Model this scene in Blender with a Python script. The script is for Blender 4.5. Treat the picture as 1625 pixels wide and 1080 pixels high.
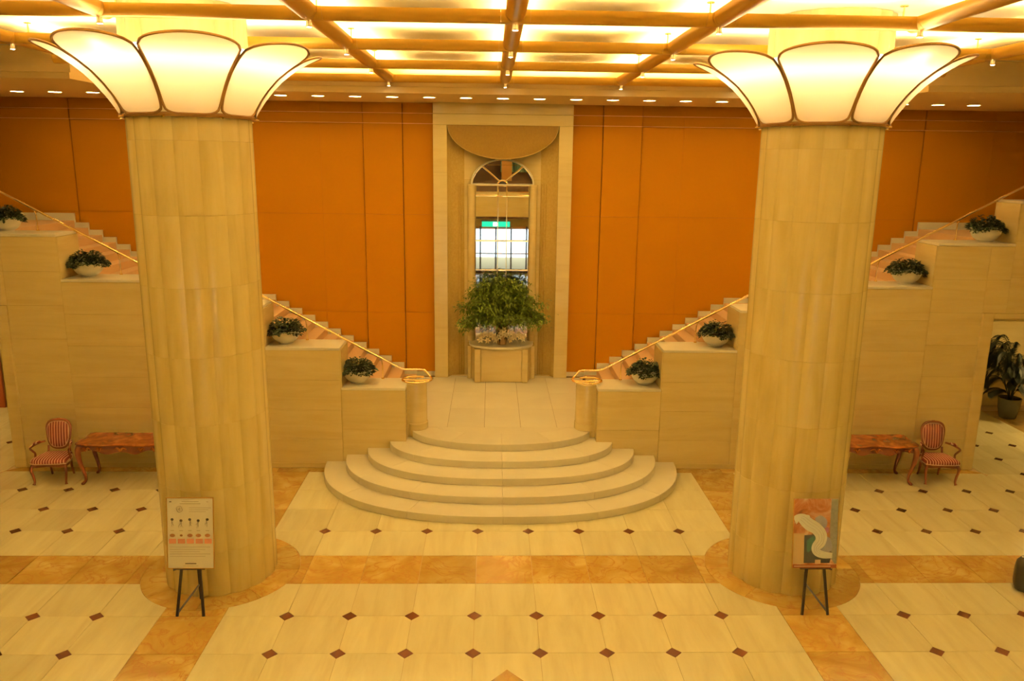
import bpy, bmesh, math, random
from mathutils import Vector, Matrix
R = math.radians
PI = math.pi
random.seed(7)
sc = bpy.context.scene
for o in list(bpy.data.objects):
    bpy.data.objects.remove(o, do_unlink=True)
COL = sc.collection

# ------------------------------------------------------------------ camera
T = 0.8                                   # floor module in metres
cam_d = bpy.data.cameras.new('camera')
cam = bpy.data.objects.new('camera', cam_d)
COL.objects.link(cam)
FPX = 1260.6
cam_d.sensor_fit = 'HORIZONTAL'
cam_d.sensor_width = 36.0
cam_d.lens = FPX * 36.0 / 1625.0
cam_d.clip_end = 300
YAW, PITCH, ROLL = -0.02699, 0.22076, 0.01272
right = Vector((math.cos(YAW), math.sin(YAW), 0))
fwd_h = Vector((-math.sin(YAW), math.cos(YAW), 0))
fwd = fwd_h * math.cos(PITCH) + Vector((0, 0, -math.sin(PITCH)))
up = fwd_h * math.sin(PITCH) + Vector((0, 0, math.cos(PITCH)))
cr, sr = math.cos(ROLL), math.sin(ROLL)
r2 = right * cr + up * sr
u2 = up * cr - right * sr
m = Matrix.Identity(4)
for i in range(3):
    m[i][0] = r2[i]; m[i][1] = u2[i]; m[i][2] = -fwd[i]
m[0][3], m[1][3], m[2][3] = -0.2094, -8.410, 5.699
cam.matrix_world = m
sc.camera = cam

# ------------------------------------------------------------------ world / exposure
w = bpy.data.worlds.new('world'); sc.world = w
w.use_nodes = True
w.node_tree.nodes['Background'].inputs[0].default_value = (1.0, .72, .38, 1)
w.node_tree.nodes['Background'].inputs[1].default_value = 0.05
sc.view_settings.view_transform = 'Standard'
sc.view_settings.look = 'None'
sc.view_settings.exposure = 0.42
sc.view_settings.gamma = 1.0
sc.view_settings.use_curve_mapping = False
WARM2 = (1.0, .66, .21)
E_TROUGH, E_RING, E_DOWN, E_SPOT, E_BEAM = 105.0, 24.0, 48.0, 60.0, 8.0
sc.cycles.max_bounces = 7
sc.cycles.diffuse_bounces = 3
sc.cycles.caustics_reflective = False
sc.cycles.caustics_refractive = False
sc.cycles.adaptive_threshold = 0.03
sc.cycles.glossy_bounces = 4
sc.cycles.transmission_bounces = 4

# ------------------------------------------------------------------ materials
MATS = {}
def new_mat(name):
    ma = bpy.data.materials.new(name); ma.use_nodes = True
    MATS[name] = ma
    nt = ma.node_tree
    return ma, nt, nt.nodes['Principled BSDF']

def plain(name, col, rough=.5, metal=0., spec=.5, noise=0., scale=6., coat=0.):
    ma, nt, b = new_mat(name)
    b.inputs['Base Color'].default_value = (*col, 1)
    b.inputs['Roughness'].default_value = rough
    b.inputs['Metallic'].default_value = metal
    b.inputs['Specular IOR Level'].default_value = spec
    b.inputs['Coat Weight'].default_value = coat
    if noise:
        g = nt.nodes.new('ShaderNodeNewGeometry')
        n = nt.nodes.new('ShaderNodeTexNoise'); n.inputs['Scale'].default_value = scale
        n.inputs['Detail'].default_value = 5
        mr = nt.nodes.new('ShaderNodeMapRange')
        mr.inputs['To Min'].default_value = 1 - noise; mr.inputs['To Max'].default_value = 1 + noise
        hs = nt.nodes.new('ShaderNodeHueSaturation'); hs.inputs['Color'].default_value = (*col, 1)
        nt.links.new(g.outputs['Position'], n.inputs['Vector'])
        nt.links.new(n.outputs['Fac'], mr.inputs['Value'])
        nt.links.new(mr.outputs['Result'], hs.inputs['Value'])
        nt.links.new(hs.outputs['Color'], b.inputs['Base Color'])
    return ma

def emit(name, col, st):
    ma = bpy.data.materials.new(name); ma.use_nodes = True; MATS[name] = ma
    nt = ma.node_tree; nt.nodes.clear()
    e = nt.nodes.new('ShaderNodeEmission'); o = nt.nodes.new('ShaderNodeOutputMaterial')
    e.inputs[0].default_value = (*col, 1); e.inputs[1].default_value = st
    nt.links.new(e.outputs[0], o.inputs[0])
    return ma

def ramp(nt, stops):
    r = nt.nodes.new('ShaderNodeValToRGB')
    el = r.color_ramp.elements
    while len(el) < len(stops): el.new(.5)
    for e, (p, c) in zip(el, stops):
        e.position = p; e.color = (*c, 1)
    return r

def stone(name, lo, mid, hi, stretch=(1, 1, 1), scale=2.0, rough=.2, var=.08, veins=None, bump=0.):
    """polished stone: stretched grain, a tone of its own for every slab"""
    ma, nt, b = new_mat(name)
    L = nt.links.new
    g = nt.nodes.new('ShaderNodeNewGeometry'); oi = nt.nodes.new('ShaderNodeObjectInfo')
    mu = nt.nodes.new('ShaderNodeMath'); mu.operation = 'MULTIPLY'; mu.inputs[1].default_value = 37.0
    L(oi.outputs['Random'], mu.inputs[0])
    ad = nt.nodes.new('ShaderNodeVectorMath'); ad.operation = 'ADD'
    L(g.outputs['Position'], ad.inputs[0]); L(mu.outputs[0], ad.inputs[1])
    mp = nt.nodes.new('ShaderNodeMapping'); mp.inputs['Scale'].default_value = stretch
    L(ad.outputs[0], mp.inputs['Vector'])
    n = nt.nodes.new('ShaderNodeTexNoise'); n.inputs['Scale'].default_value = scale
    n.inputs['Detail'].default_value = 6; n.inputs['Roughness'].default_value = .6
    n.inputs['Distortion'].default_value = .6
    L(mp.outputs[0], n.inputs['Vector'])
    r = ramp(nt, [(.3, lo), (.5, mid), (.7, hi)])
    L(n.outputs['Fac'], r.inputs[0])
    last = r.outputs[0]
    if veins:
        n2 = nt.nodes.new('ShaderNodeTexNoise'); n2.inputs['Scale'].default_value = 2.2
        n2.inputs['Detail'].default_value = 8; n2.inputs['Distortion'].default_value = 1.8
        L(ad.outputs[0], n2.inputs['Vector'])
        ab = nt.nodes.new('ShaderNodeMath'); ab.operation = 'SUBTRACT'; ab.inputs[1].default_value = .5
        a2 = nt.nodes.new('ShaderNodeMath'); a2.operation = 'ABSOLUTE'
        L(n2.outputs['Fac'], ab.inputs[0]); L(ab.outputs[0], a2.inputs[0])
        rv = ramp(nt, [(0.0, (1, 1, 1)), (.012, (.45, .45, .45)), (.045, (0, 0, 0))])
        L(a2.outputs[0], rv.inputs[0])
        mx = nt.nodes.new('ShaderNodeMix'); mx.data_type = 'RGBA'
        L(rv.outputs[0], mx.inputs['Factor']); L(last, mx.inputs['A'])
        mx.inputs['B'].default_value = (*veins, 1)
        last = mx.outputs['Result']
    hs = nt.nodes.new('ShaderNodeHueSaturation')
    mr = nt.nodes.new('ShaderNodeMapRange')
    mr.inputs['To Min'].default_value = 1 - var; mr.inputs['To Max'].default_value = 1 + var
    L(oi.outputs['Random'], mr.inputs['Value']); L(mr.outputs[0], hs.inputs['Value'])
    L(last, hs.inputs['Color']); L(hs.outputs[0], b.inputs['Base Color'])
    b.inputs['Roughness'].default_value = rough
    return ma

stone('floor_cream', (.62, .57, .35), (.685, .65, .41), (.735, .71, .47), (2.6, .35, 1), 1.6, .16, .07)
stone('floor_brown', (.33, .195, .045), (.44, .30, .08), (.55, .43, .15), (1, 1, 1), 1.5, .16, .17, veins=(.38, .20, .06))
plain('floor_dark', (.10, .035, .016), .2, noise=.2)
plain('grout', (.50, .38, .21), .7)
plain('grout_dark', (.22, .14, .06), .8)
plain('trim_line', (.80, .46, .16), .4)
stone('wall_marble', (.67, .545, .265), (.71, .595, .30), (.74, .63, .33), (.35, .35, 3.2), 1.7, .2, .03)
stone('step_marble', (.68, .645, .52), (.72, .69, .565), (.75, .725, .595), (.5, .5, .5), 1.8, .28, .03)
stone('column_marble', (.60, .50, .20), (.68, .58, .26), (.73, .64, .32), (2.2, 2.2, .28), 1.5, .22, .015)
stone('dark_gold', (.25, .145, .012), (.27, .16, .014), (.29, .175, .017), (3, 3, 2), 9, .3, .02)
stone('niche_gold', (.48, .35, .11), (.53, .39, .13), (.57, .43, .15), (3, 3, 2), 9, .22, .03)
plain('orange_wall', (.455, .19, .001), .62, spec=.15, noise=.05, scale=1.2)
plain('orange_joint', (.16, .05, .001), .8)
plain('white_paint', (.80, .74, .60), .7)
plain('soffit_paint', (.78, .60, .30), .8)
plain('gold_beam', (.60, .36, .05), .36, metal=.4, noise=.06, scale=2)
plain('gold_trim', (.62, .38, .12), .3, metal=.8)
plain('petal_rim', (.30, .17, .05), .4, metal=.6)
plain('brass', (.98, .76, .36), .16, metal=1.)
plain('chrome', (.8, .78, .72), .15, metal=1.)
plain('carpet_pink', (.66, .44, .24), .95, noise=.06, scale=30)
plain('bowl_white', (.88, .85, .74), .35)
plain('soil', (.05, .03, .015), .9)
plain('leaf_dark', (.016, .036, .012), .45, noise=.5, scale=14)
plain('leaf_green', (.13, .20, .018), .5, noise=.55, scale=9)
plain('leaf_palm', (.010, .018, .006), .5, noise=.4, scale=9)
plain('twig', (.10, .055, .02), .8)
plain('lily_white', (.88, .80, .58), .5)
plain('terracotta', (.62, .42, .24), .5, noise=.06)
plain('pot_grey', (.10, .11, .09), .22, noise=.12)
plain('wood_dark', (.20, .055, .018), .35, noise=.25, scale=10)
plain('wood_door', (.34, .075, .018), .35, noise=.12, scale=5)
plain('black_metal', (.015, .010, .012), .4)
plain('black_leather', (.008, .008, .009), .45)
plain('board_white', (.84, .85, .80), .3)
plain('print_ink', (.07, .06, .05), .5)
plain('print_grey', (.50, .48, .42), .5)
plain('print_red', (.72, .28, .20), .5)
plain('print_food', (.30, .14, .07), .5, noise=.6, scale=60)
plain('print_skin', (.62, .50, .38), .5)
plain('glare_white', (.88, .95, 1.0), .35)
plain('art_grey', (.20, .22, .21), .35, noise=.5, scale=26)
plain('art_beige', (.50, .40, .24), .5)
plain('art_blue', (.24, .26, .36), .35, noise=.35, scale=14)
plain('art_dark', (.035, .04, .055), .35, noise=.3, scale=16)
plain('art_teal', (.05, .14, .12), .35, noise=.3, scale=16)
plain('art_purple', (.30, .13, .26), .35, noise=.3, scale=16)
plain('gallery_dark', (.10, .055, .03), .5)
plain('curtain_teal', (.20, .36, .30), .9)
emit('trough_lamp', WARM2, E_TROUGH)
emit('ring_lamp', (1.0, .78, .48), E_RING)
emit('down_lamp', WARM2, E_DOWN)
emit('spot_lamp', (1, .82, .55), E_SPOT)
emit('passage_fill_glow', WARM2, 130)
emit('daylight', (.80, .92, 1.0), 2.4)
emit('exit_green', (.02, .60, .28), 1.6)
emit('exit_white', (.8, 1, .9), 2.4)

# wood table top: streaky burr
ma, nt, b = new_mat('wood_burr')
g = nt.nodes.new('ShaderNodeNewGeometry'); n = nt.nodes.new('ShaderNodeTexNoise')
n.inputs['Scale'].default_value = 3.5; n.inputs['Distortion'].default_value = 1.5; n.inputs['Detail'].default_value = 6
r = ramp(nt, [(.35, (.18, .045, .010)), (.55, (.30, .085, .018)), (.7, (.40, .13, .03))])
nt.links.new(g.outputs['Position'], n.inputs['Vector']); nt.links.new(n.outputs['Fac'], r.inputs[0])
nt.links.new(r.outputs[0], b.inputs['Base Color']); b.inputs['Roughness'].default_value = .18
# striped upholstery
ma, nt, b = new_mat('stripe_cloth')
tc = nt.nodes.new('ShaderNodeTexCoord'); sp = nt.nodes.new('ShaderNodeSeparateXYZ')
mu = nt.nodes.new('ShaderNodeMath'); mu.operation = 'MULTIPLY'; mu.inputs[1].default_value = 1 / .046
fr = nt.nodes.new('ShaderNodeMath'); fr.operation = 'FRACT'
a5 = nt.nodes.new('ShaderNodeMath'); a5.operation = 'ADD'; a5.inputs[1].default_value = 50.0
r = ramp(nt, [(0, (.17, .02, .02)), (.58, (.17, .02, .02)), (.64, (.62, .44, .32))])
r.color_ramp.interpolation = 'CONSTANT'
nt.links.new(tc.outputs['Object'], sp.inputs[0]); nt.links.new(sp.outputs['X'], mu.inputs[0])
nt.links.new(mu.outputs[0], a5.inputs[0]); nt.links.new(a5.outputs[0], fr.inputs[0])
nt.links.new(fr.outputs[0], r.inputs[0]); nt.links.new(r.outputs[0], b.inputs['Base Color'])
b.inputs['Roughness'].default_value = .8
plain('piping_cream', (.66, .50, .36), .8)
# abstract poster ground
ma, nt, b = new_mat('art_ground')
tc = nt.nodes.new('ShaderNodeTexCoord'); n = nt.nodes.new('ShaderNodeTexNoise')
n.inputs['Scale'].default_value = 3.2; n.inputs['Distortion'].default_value = 2.2; n.inputs['Detail'].default_value = 4
r = ramp(nt, [(.30, (.10, .035, .02)), (.45, (.40, .16, .07)), (.58, (.55, .36, .26)), (.72, (.72, .66, .62))])
nt.links.new(tc.outputs['Object'], n.inputs['Vector']); nt.links.new(n.outputs['Fac'], r.inputs[0])
nt.links.new(r.outputs[0], b.inputs['Base Color']); b.inputs['Roughness'].default_value = .3
# mirror
plain('mirror_glass', (.86, .87, .84), .015, metal=1.)
# lamp-shade petal: translucent shell, lit by the ring lamp behind it
ma = bpy.data.materials.new('petal_glass'); ma.use_nodes = True; MATS['petal_glass'] = ma
nt = ma.node_tree; nt.nodes.clear()
o_ = nt.nodes.new('ShaderNodeOutputMaterial'); tr = nt.nodes.new('ShaderNodeBsdfTranslucent')
df = nt.nodes.new('ShaderNodeBsdfDiffuse'); mx = nt.nodes.new('ShaderNodeMixShader'); mx.inputs[0].default_value = .35
tr.inputs[0].default_value = (.94, .84, .70, 1); df.inputs[0].default_value = (.72, .60, .44, 1)
nt.links.new(tr.outputs[0], mx.inputs[1]); nt.links.new(df.outputs[0], mx.inputs[2]); nt.links.new(mx.outputs[0], o_.inputs[0])
# clear glass
ma, nt, b = new_mat('clear_glass')
b.inputs['Base Color'].default_value = (.9, .95, .95, 1); b.inputs['Roughness'].default_value = .02
b.inputs['Transmission Weight'].default_value = 1; b.inputs['IOR'].default_value = 1.02

def M(n): return MATS[n]

# ------------------------------------------------------------------ mesh helpers
class MB:
    def __init__(s): s.v = []; s.f = []; s.mi = []
    def add(s, vs, fs, mi=0):
        k = len(s.v); s.v += [tuple(v) for v in vs]
        s.f += [tuple(i + k for i in f) for f in fs]; s.mi += [mi] * len(fs)
        return s
    def box(s, x0, x1, y0, y1, z0, z1, mi=0):
        return s.add([(x0, y0, z0), (x1, y0, z0), (x1, y1, z0), (x0, y1, z0), (x0, y0, z1), (x1, y0, z1), (x1, y1, z1), (x0, y1, z1)],
                     [(0, 3, 2, 1), (4, 5, 6, 7), (0, 1, 5, 4), (1, 2, 6, 5), (2, 3, 7, 6), (3, 0, 4, 7)], mi)
    def prism(s, pts, z0, z1, mi=0):            # ccw plan outline
        n = len(pts)
        return s.add([(x, y, z0) for x, y in pts] + [(x, y, z1) for x, y in pts],
                     [tuple(range(n))[::-1], tuple(range(n, 2 * n))] + [(i, (i + 1) % n, (i + 1) % n + n, i + n) for i in range(n)], mi)
    def prism_y(s, pts, y0, y1, mi=0):          # outline in x,z
        n = len(pts)
        return s.add([(x, y0, z) for x, z in pts] + [(x, y1, z) for x, z in pts],
                     [tuple(range(n)), tuple(range(n, 2 * n))[::-1]] + [(i, i + n, (i + 1) % n + n, (i + 1) % n) for i in range(n)], mi)
    def lathe(s, prof, n=24, cx=0, cy=0, mi=0, a0=0, a1=2 * PI):
        full = abs(a1 - a0 - 2 * PI) < 1e-6
        k = n if full else n + 1
        vs = []
        for r_, z in prof:
            for i in range(k):
                a = a0 + (a1 - a0) * i / n
                vs.append((cx + r_ * math.cos(a), cy + r_ * math.sin(a), z))
        fs = []
        for j in range(len(prof) - 1):
            for i in range(n):
                i2 = (i + 1) % k
                fs.append((j * k + i, j * k + i2, (j + 1) * k + i2, (j + 1) * k + i))
        return s.add(vs, fs, mi)
    def tube(s, path, rad, n=8, mi=0, closed=False, squash=1.0):
        P = [Vector(p) for p in path]; m_ = len(P)
        if not hasattr(rad, '__len__'): rad = [rad] * m_
        vs = []; prev = None
        for i, p in enumerate(P):
            a = P[(i - 1) % m_] if (closed or i > 0) else p
            c = P[(i + 1) % m_] if (closed or i < m_ - 1) else p
            t = (c - a).normalized()
            if prev is None:
                ref = Vector((0, 0, 1)) if abs(t.z) < .9 else Vector((1, 0, 0))
                nx = t.cross(ref).normalized()
            else:
                nx = (prev - t * prev.dot(t)).normalized()
            prev = nx; ny = t.cross(nx)
            for k in range(n):
                an = 2 * PI * k / n
                vs.append(p + (nx * math.cos(an) + ny * math.sin(an) * squash) * rad[i])
        fs = []
        for i in range(m_ if closed else m_ - 1):
            j = (i + 1) % m_
            for k in range(n):
                k2 = (k + 1) % n
                fs.append((i * n + k, i * n + k2, j * n + k2, j * n + k))
        if not closed:
            fs.append(tuple(range(n))[::-1]); fs.append(tuple((m_ - 1) * n + k for k in range(n)))
        return s.add(vs, fs, mi)
    def bar(s, a, b_, w_, d_, mi=0):
        a, b_ = Vector(a), Vector(b_); t = (b_ - a).normalized()
        ref = Vector((0, 1, 0)) if abs(t.y) < .9 else Vector((1, 0, 0))
        x = t.cross(ref).normalized() * w_ / 2; y = t.cross(x).normalized() * d_ / 2
        return s.add([a - x - y, a + x - y, a + x + y, a - x + y, b_ - x - y, b_ + x - y, b_ + x + y, b_ - x + y],
                     [(0, 3, 2, 1), (4, 5, 6, 7), (0, 1, 5, 4), (1, 2, 6, 5), (2, 3, 7, 6), (3, 0, 4, 7)], mi)
    def mesh(s, name, mats, smooth=False, fix=True):
        me = bpy.data.meshes.new(name)
        me.from_pydata(s.v, [], s.f)
        for ma_ in (mats if isinstance(mats, (list, tuple)) else [mats]): me.materials.append(M(ma_))
        for p, i in zip(me.polygons, s.mi): p.material_index = i
        if fix:
            bm = bmesh.new(); bm.from_mesh(me); bmesh.ops.recalc_face_normals(bm, faces=bm.faces); bm.to_mesh(me); bm.free()
        if smooth:
            me.polygons.foreach_set('use_smooth', [True] * len(me.polygons))
            me.set_sharp_from_angle(angle=R(38 if smooth is True else smooth))
        me.update()
        return me
    def build(s, name, mats, parent=None, smooth=False, bevel=0, loc=None, fix=True):
        return place(name, s.mesh(name, mats, smooth, fix), parent, loc, bevel)

def place(name, me, parent=None, loc=None, bevel=0, rot=None):
    o = bpy.data.objects.new(name, me); COL.objects.link(o)
    if parent is not None: o.parent = parent
    if loc: o.location = loc
    if rot: o.rotation_euler = rot
    if bevel:
        bv = o.modifiers.new('bevel', 'BEVEL'); bv.width = bevel; bv.segments = 2; bv.limit_method = 'ANGLE'; bv.angle_limit = R(50)
    return o

def tag(o, label=None, cat=None, group=None, kind=None):
    if label: o['label'] = label
    if cat: o['category'] = cat
    if group: o['group'] = group
    if kind: o['kind'] = kind
    return o

def thing(name, loc, label, cat, group=None, rz=0):
    o = bpy.data.objects.new(name, None); COL.objects.link(o)
    o.location = loc; o.rotation_euler = (0, 0, rz); o.empty_display_size = .1
    return tag(o, label, cat, group)

def copy_tree(o, parent=None):
    c = o.copy(); COL.objects.link(c); c.parent = parent
    for ch in list(o.children): copy_tree(ch, c)
    return c

def arc(cx, cy, r_, a0, a1, n):
    return [(cx + r_ * math.cos(a0 + (a1 - a0) * i / n), cy + r_ * math.sin(a0 + (a1 - a0) * i / n)) for i in range(n + 1)]

def interp(pts, n):
    """Catmull-Rom through 3-d points"""
    P = [Vector(p) for p in pts]; P = [P[0] * 2 - P[1]] + P + [P[-1] * 2 - P[-2]]
    out = []
    for i in range(1, len(P) - 2):
        a, b_, c, d = P[i - 1:i + 3]
        for k in range(n):
            t = k / n
            out.append(.5 * ((2 * b_) + (c - a) * t + (2 * a - 5 * b_ + 4 * c - d) * t * t + (3 * b_ - a - 3 * c + d) * t ** 3))
    out.append(P[-2])
    return out

AX = 0.03           # the back wall's axis against the tile lattice
CX, CY, CR, RING = 5 * T, 2.5 * T, .745, 1.07
YW = 5.85           # face of the stepped walls
YL = 6.57           # back of the planter ledges
YO = 10.16          # orange wall
ZLAND = .66
ZC = 7.49           # ceiling
ZS = 6.97           # soffit

# ------------------------------------------------------------------ floor
floor = MB().box(-13.5, 13.5, -13, 10.4, -.25, -.008).build('floor', 'grout')
tag(floor, 'polished cream marble lobby floor with dark diamond insets and brown borders', kind='structure')
GAP = .0025
def clip_circle(pts, cx, cy, r_):
    """polygon minus a disc that eats one run of its outline"""
    n = len(pts); ins = [math.hypot(x - cx, y - cy) < r_ for x, y in pts]
    if not any(ins): return pts
    if all(ins): return None
    def hit(p, q):
        dx, dy = q[0] - p[0], q[1] - p[1]; fx, fy = p[0] - cx, p[1] - cy
        a = dx * dx + dy * dy; b_ = 2 * (fx * dx + fy * dy); c = fx * fx + fy * fy - r_ * r_
        d = math.sqrt(max(b_ * b_ - 4 * a * c, 0))
        for t in ((-b_ - d) / (2 * a), (-b_ + d) / (2 * a)):
            if 0 <= t <= 1: return (p[0] + dx * t, p[1] + dy * t)
        return q
    k = next(i for i in range(n) if not ins[i] and ins[(i + 1) % n])
    out = []; i = k
    e = hit(pts[k], pts[(k + 1) % n])
    j = (k + 1) % n
    while ins[(j + 1) % n]: j = (j + 1) % n
    x_ = hit(pts[j], pts[(j + 1) % n])
    a0 = math.atan2(e[1] - cy, e[0] - cx); a1 = math.atan2(x_[1] - cy, x_[0] - cx)
    while a1 - a0 > PI: a1 -= 2 * PI
    while a1 - a0 < -PI: a1 += 2 * PI
    out = arc(cx, cy, r_, a0, a1, 10)
    i = (j + 1) % n
    while True:
        out.append(pts[i])
        if i == k: break
        i = (i + 1) % n
    return out
TILE_CACHE = {}
def lay(name, pts, mat, parent, z=0.0, th=.008):
    cx = sum(p[0] for p in pts) / len(pts); cy = sum(p[1] for p in pts) / len(pts)
    cx, cy = round(cx, 4), round(cy, 4)
    loc = [(round(x - cx, 4), round(y - cy, 4)) for x, y in pts]
    key = (tuple(loc), mat)
    if key not in TILE_CACHE:
        TILE_CACHE[key] = MB().prism(loc, -th, 0).mesh(name, mat)
    return place(name, TILE_CACHE[key], parent, (cx, cy, z))
HD = .12 * T
def diamond_at(u, j):
    """lattice corner (u in tiles, half odd; j row): does it carry a dark inset?"""
    au = abs(u)
    if au > 4.4:
        if au < 6.4 or au > 14.0: return False
        if 2 <= j <= 3: return False
        return j <= 1 or j >= 4 if j != 7 else True
    return j in (4, 1, 0, -1, -2)
def tile_poly(u0, u1, j0, j1, clip=True):
    x0, x1, y0, y1 = u0 * T + GAP, u1 * T - GAP, j0 * T + GAP, j1 * T - GAP
    pts = []
    for (x, y, u, j, nx, ny) in ((x0, y0, u0, j0, 1, 1), (x1, y0, u1, j0, -1, 1), (x1, y1, u1, j1, -1, -1), (x0, y1, u0, j1, 1, -1)):
        if clip and abs(j - round(j)) < 1e-6 and diamond_at(u, int(round(j))):
            c = [(x, y + ny * HD), (x + nx * HD, y)]
            if nx * ny < 0: c.reverse()
            pts += c
        else: pts.append((x, y))
    return pts
JW = 7.05
def visible_tile(u, j):
    if j > 7.2: return abs(u) > 11.4
    if j < 2: return abs(u) < 10.2
    return True
for side in (-1, 0, 1):
    us = [i - 4.5 for i in range(9)] if side == 0 else ([5.5 + i for i in range(9)] if side > 0 else [-14.5 + i for i in range(9)])
    for u in us:
        rows = [(-2, -1), (-1, 0), (0, 1), (1, 2), (3, 4), (4, 5), (5, 6), (6, JW)]
        if side and abs(u + .5) > 11.6: rows = rows[:-1] + [(6, 7), (7, 8), (8, 9), (9, 10), (10, 11), (11, 12.5)]
        for j0, j1 in rows:
            if not visible_tile(u + .5, (j0 + j1) / 2): continue
            p = tile_poly(u, u + 1, j0, j1)
            for s in (-1, 1):
                p = p and clip_circle(p, s * CX, CY, RING + GAP)
            if p: lay('tile', p, 'floor_cream', floor)
for k in range(-28, 29):
    u = k + .5
    for j in range(-2, 12):
        if abs(u) > 14 or not visible_tile(u, j) or not diamond_at(u, j): continue
        if j > 6 and abs(u) < 12: continue
        h = HD - GAP
        x, y = u * T, j * T
        lay('diamond_tile', [(x, y - h), (x + h, y), (x, y + h), (x - h, y)], 'floor_dark', floor)
# brown bands: one across in front of the columns' axis, two running to the wall
for k in range(-12, 13):
    p = [((k - .5) * T + GAP, 2 * T + GAP), ((k + .5) * T - GAP, 2 * T + GAP), ((k + .5) * T - GAP, 3 * T - GAP), ((k - .5) * T + GAP, 3 * T - GAP)]
    for s in (-1, 1): p = p and clip_circle(p, s * CX, CY, RING + GAP)
    if p: lay('band_slab', p, 'floor_brown', floor)
for s in (-1, 1):
    for j0, j1 in ((-2, -1), (-1, 0), (0, 1), (1, 2), (3, 4), (4, 5), (5, 6), (6, JW)):
        xa, xb = sorted((s * 4.5 * T, s * 5.5 * T))
        p = [(xa + GAP, j0 * T + GAP), (xb - GAP, j0 * T + GAP), (xb - GAP, j1 * T - GAP), (xa + GAP, j1 * T - GAP)]
        p = clip_circle(p, s * CX, CY, RING + GAP)
        if p: lay('band_slab', p, 'floor_brown', floor)
    # strip at the foot of the wall, mitred at the doorway
    x = 3.0
    while x < 8.9:
        x1 = min(x + 1.2, 9.0)
        if x1 > 8.7: x1 = 9.0
        far = 9.22 if x1 >= 9.0 else x1
        p = [(x + GAP, JW * T + GAP), (far - GAP, JW * T + GAP), (x1 - GAP, YW), (x + GAP, YW)]
        if s < 0: p = [(-a, b_) for a, b_ in p][::-1]
        lay('border_slab', p, 'floor_brown', floor); x = x1
    # band in the passage
    for j in range(7, 12):
        xa, xb = sorted((s * 14.5 * T, s * 16.5 * T))
        lay('band_slab', [(xa + GAP, j * T + GAP), (xb - GAP, j * T + GAP), (xb - GAP, (j + 1) * T - GAP), (xa + GAP, (j + 1) * T - GAP)], 'floor_brown', floor)
    # ring of slabs around each column
    for k in range(8):
        a0, a1 = k * PI / 4 + .003, (k + 1) * PI / 4 - .003
        lay('ring_slab', arc(s * CX, CY, RING - .001, a0, a1, 8) + arc(s * CX, CY, .70, a1, a0, 8), 'floor_brown', floor)
# brown star point in the foreground
hh = 1.25
lay('star_inset', [(0, -.32 - 2 * hh), (hh * .9, -.32 - hh), (0, -.32), (-hh * .9, -.32 - hh)], 'floor_brown', floor, z=.003)

# plain floor outside the laid field (behind the camera and at the far sides)
MB().box(-13.5, 13.5, -13, -2 * T - .004, -.008, 0).build('tile_field', 'floor_cream', floor)
for s in (-1, 1):
    xa, xb = sorted((s * 10.2 * T + 0, s * 13.5))
    MB().box(min(s * 9.61, s * 13.5), max(s * 9.61, s * 13.5), -2 * T, 2 * T - .004, -.008, -.0005).build('tile_field', 'floor_cream', floor)
    MB().box(min(s * 13.2, s * 13.5), max(s * 13.2, s * 13.5), 2 * T, 10.3, -.008, -.0005).build('tile_field', 'floor_brown', floor)

# ------------------------------------------------------------------ landing + semicircular steps
landing = MB().box(-2.0, 2.0, 6.3, 10.3, .30, ZLAND - .008).build('floor_landing', 'grout_dark')
tag(landing, 'raised cream marble landing at the top of the semicircular steps', kind='structure')
xs = [-1.98, -1.76, -1.05, -.33, .38, 1.09, 1.76, 1.98]
for a, b_ in zip(xs, xs[1:]):
    for y0, y1 in ((6.32, 7.53), (7.53, 8.72), (8.72, 10.0)):
        lay('tile', [(a + .003, y0 + .002), (b_ - .003, y0 + .002), (b_ - .003, y1 - .002), (a + .003, y1 - .002)], 'step_marble', landing, z=ZLAND)

steps = thing('semicircular_steps', (0, 0, 0), 'five cream marble steps fanning out in half rounds below the landing', 'steps')
RISE = .132
SP = [(3.30, 3.437, 5.95, 2.35), (2.92, 3.902, 6.02, 2.35), (2.53, 4.370, 6.10, 2.4), (2.13, 4.842, 6.15, 2.4), (1.74, 5.345, 6.316, 2.05)]
def step_outline(k, n=44):
    w_, yf, yc, ex = SP[k]
    out = []
    for i in range(n + 1):
        a = PI + PI * i / n
        c, s_ = math.cos(a), math.sin(a)
        x = w_ * math.copysign(abs(c) ** (2 / ex), c); y = yc - (yc - yf) * abs(s_) ** (2 / ex)
        out.append((x, y))
    return out
CUT = {0: [0, 9, 16, 22, 28, 35, 44], 1: [0, 8, 15, 22, 29, 36, 44], 2: [0, 10, 22, 34, 44], 3: [0, 11, 22, 33, 44], 4: [0, 14, 22, 30, 44]}
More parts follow.
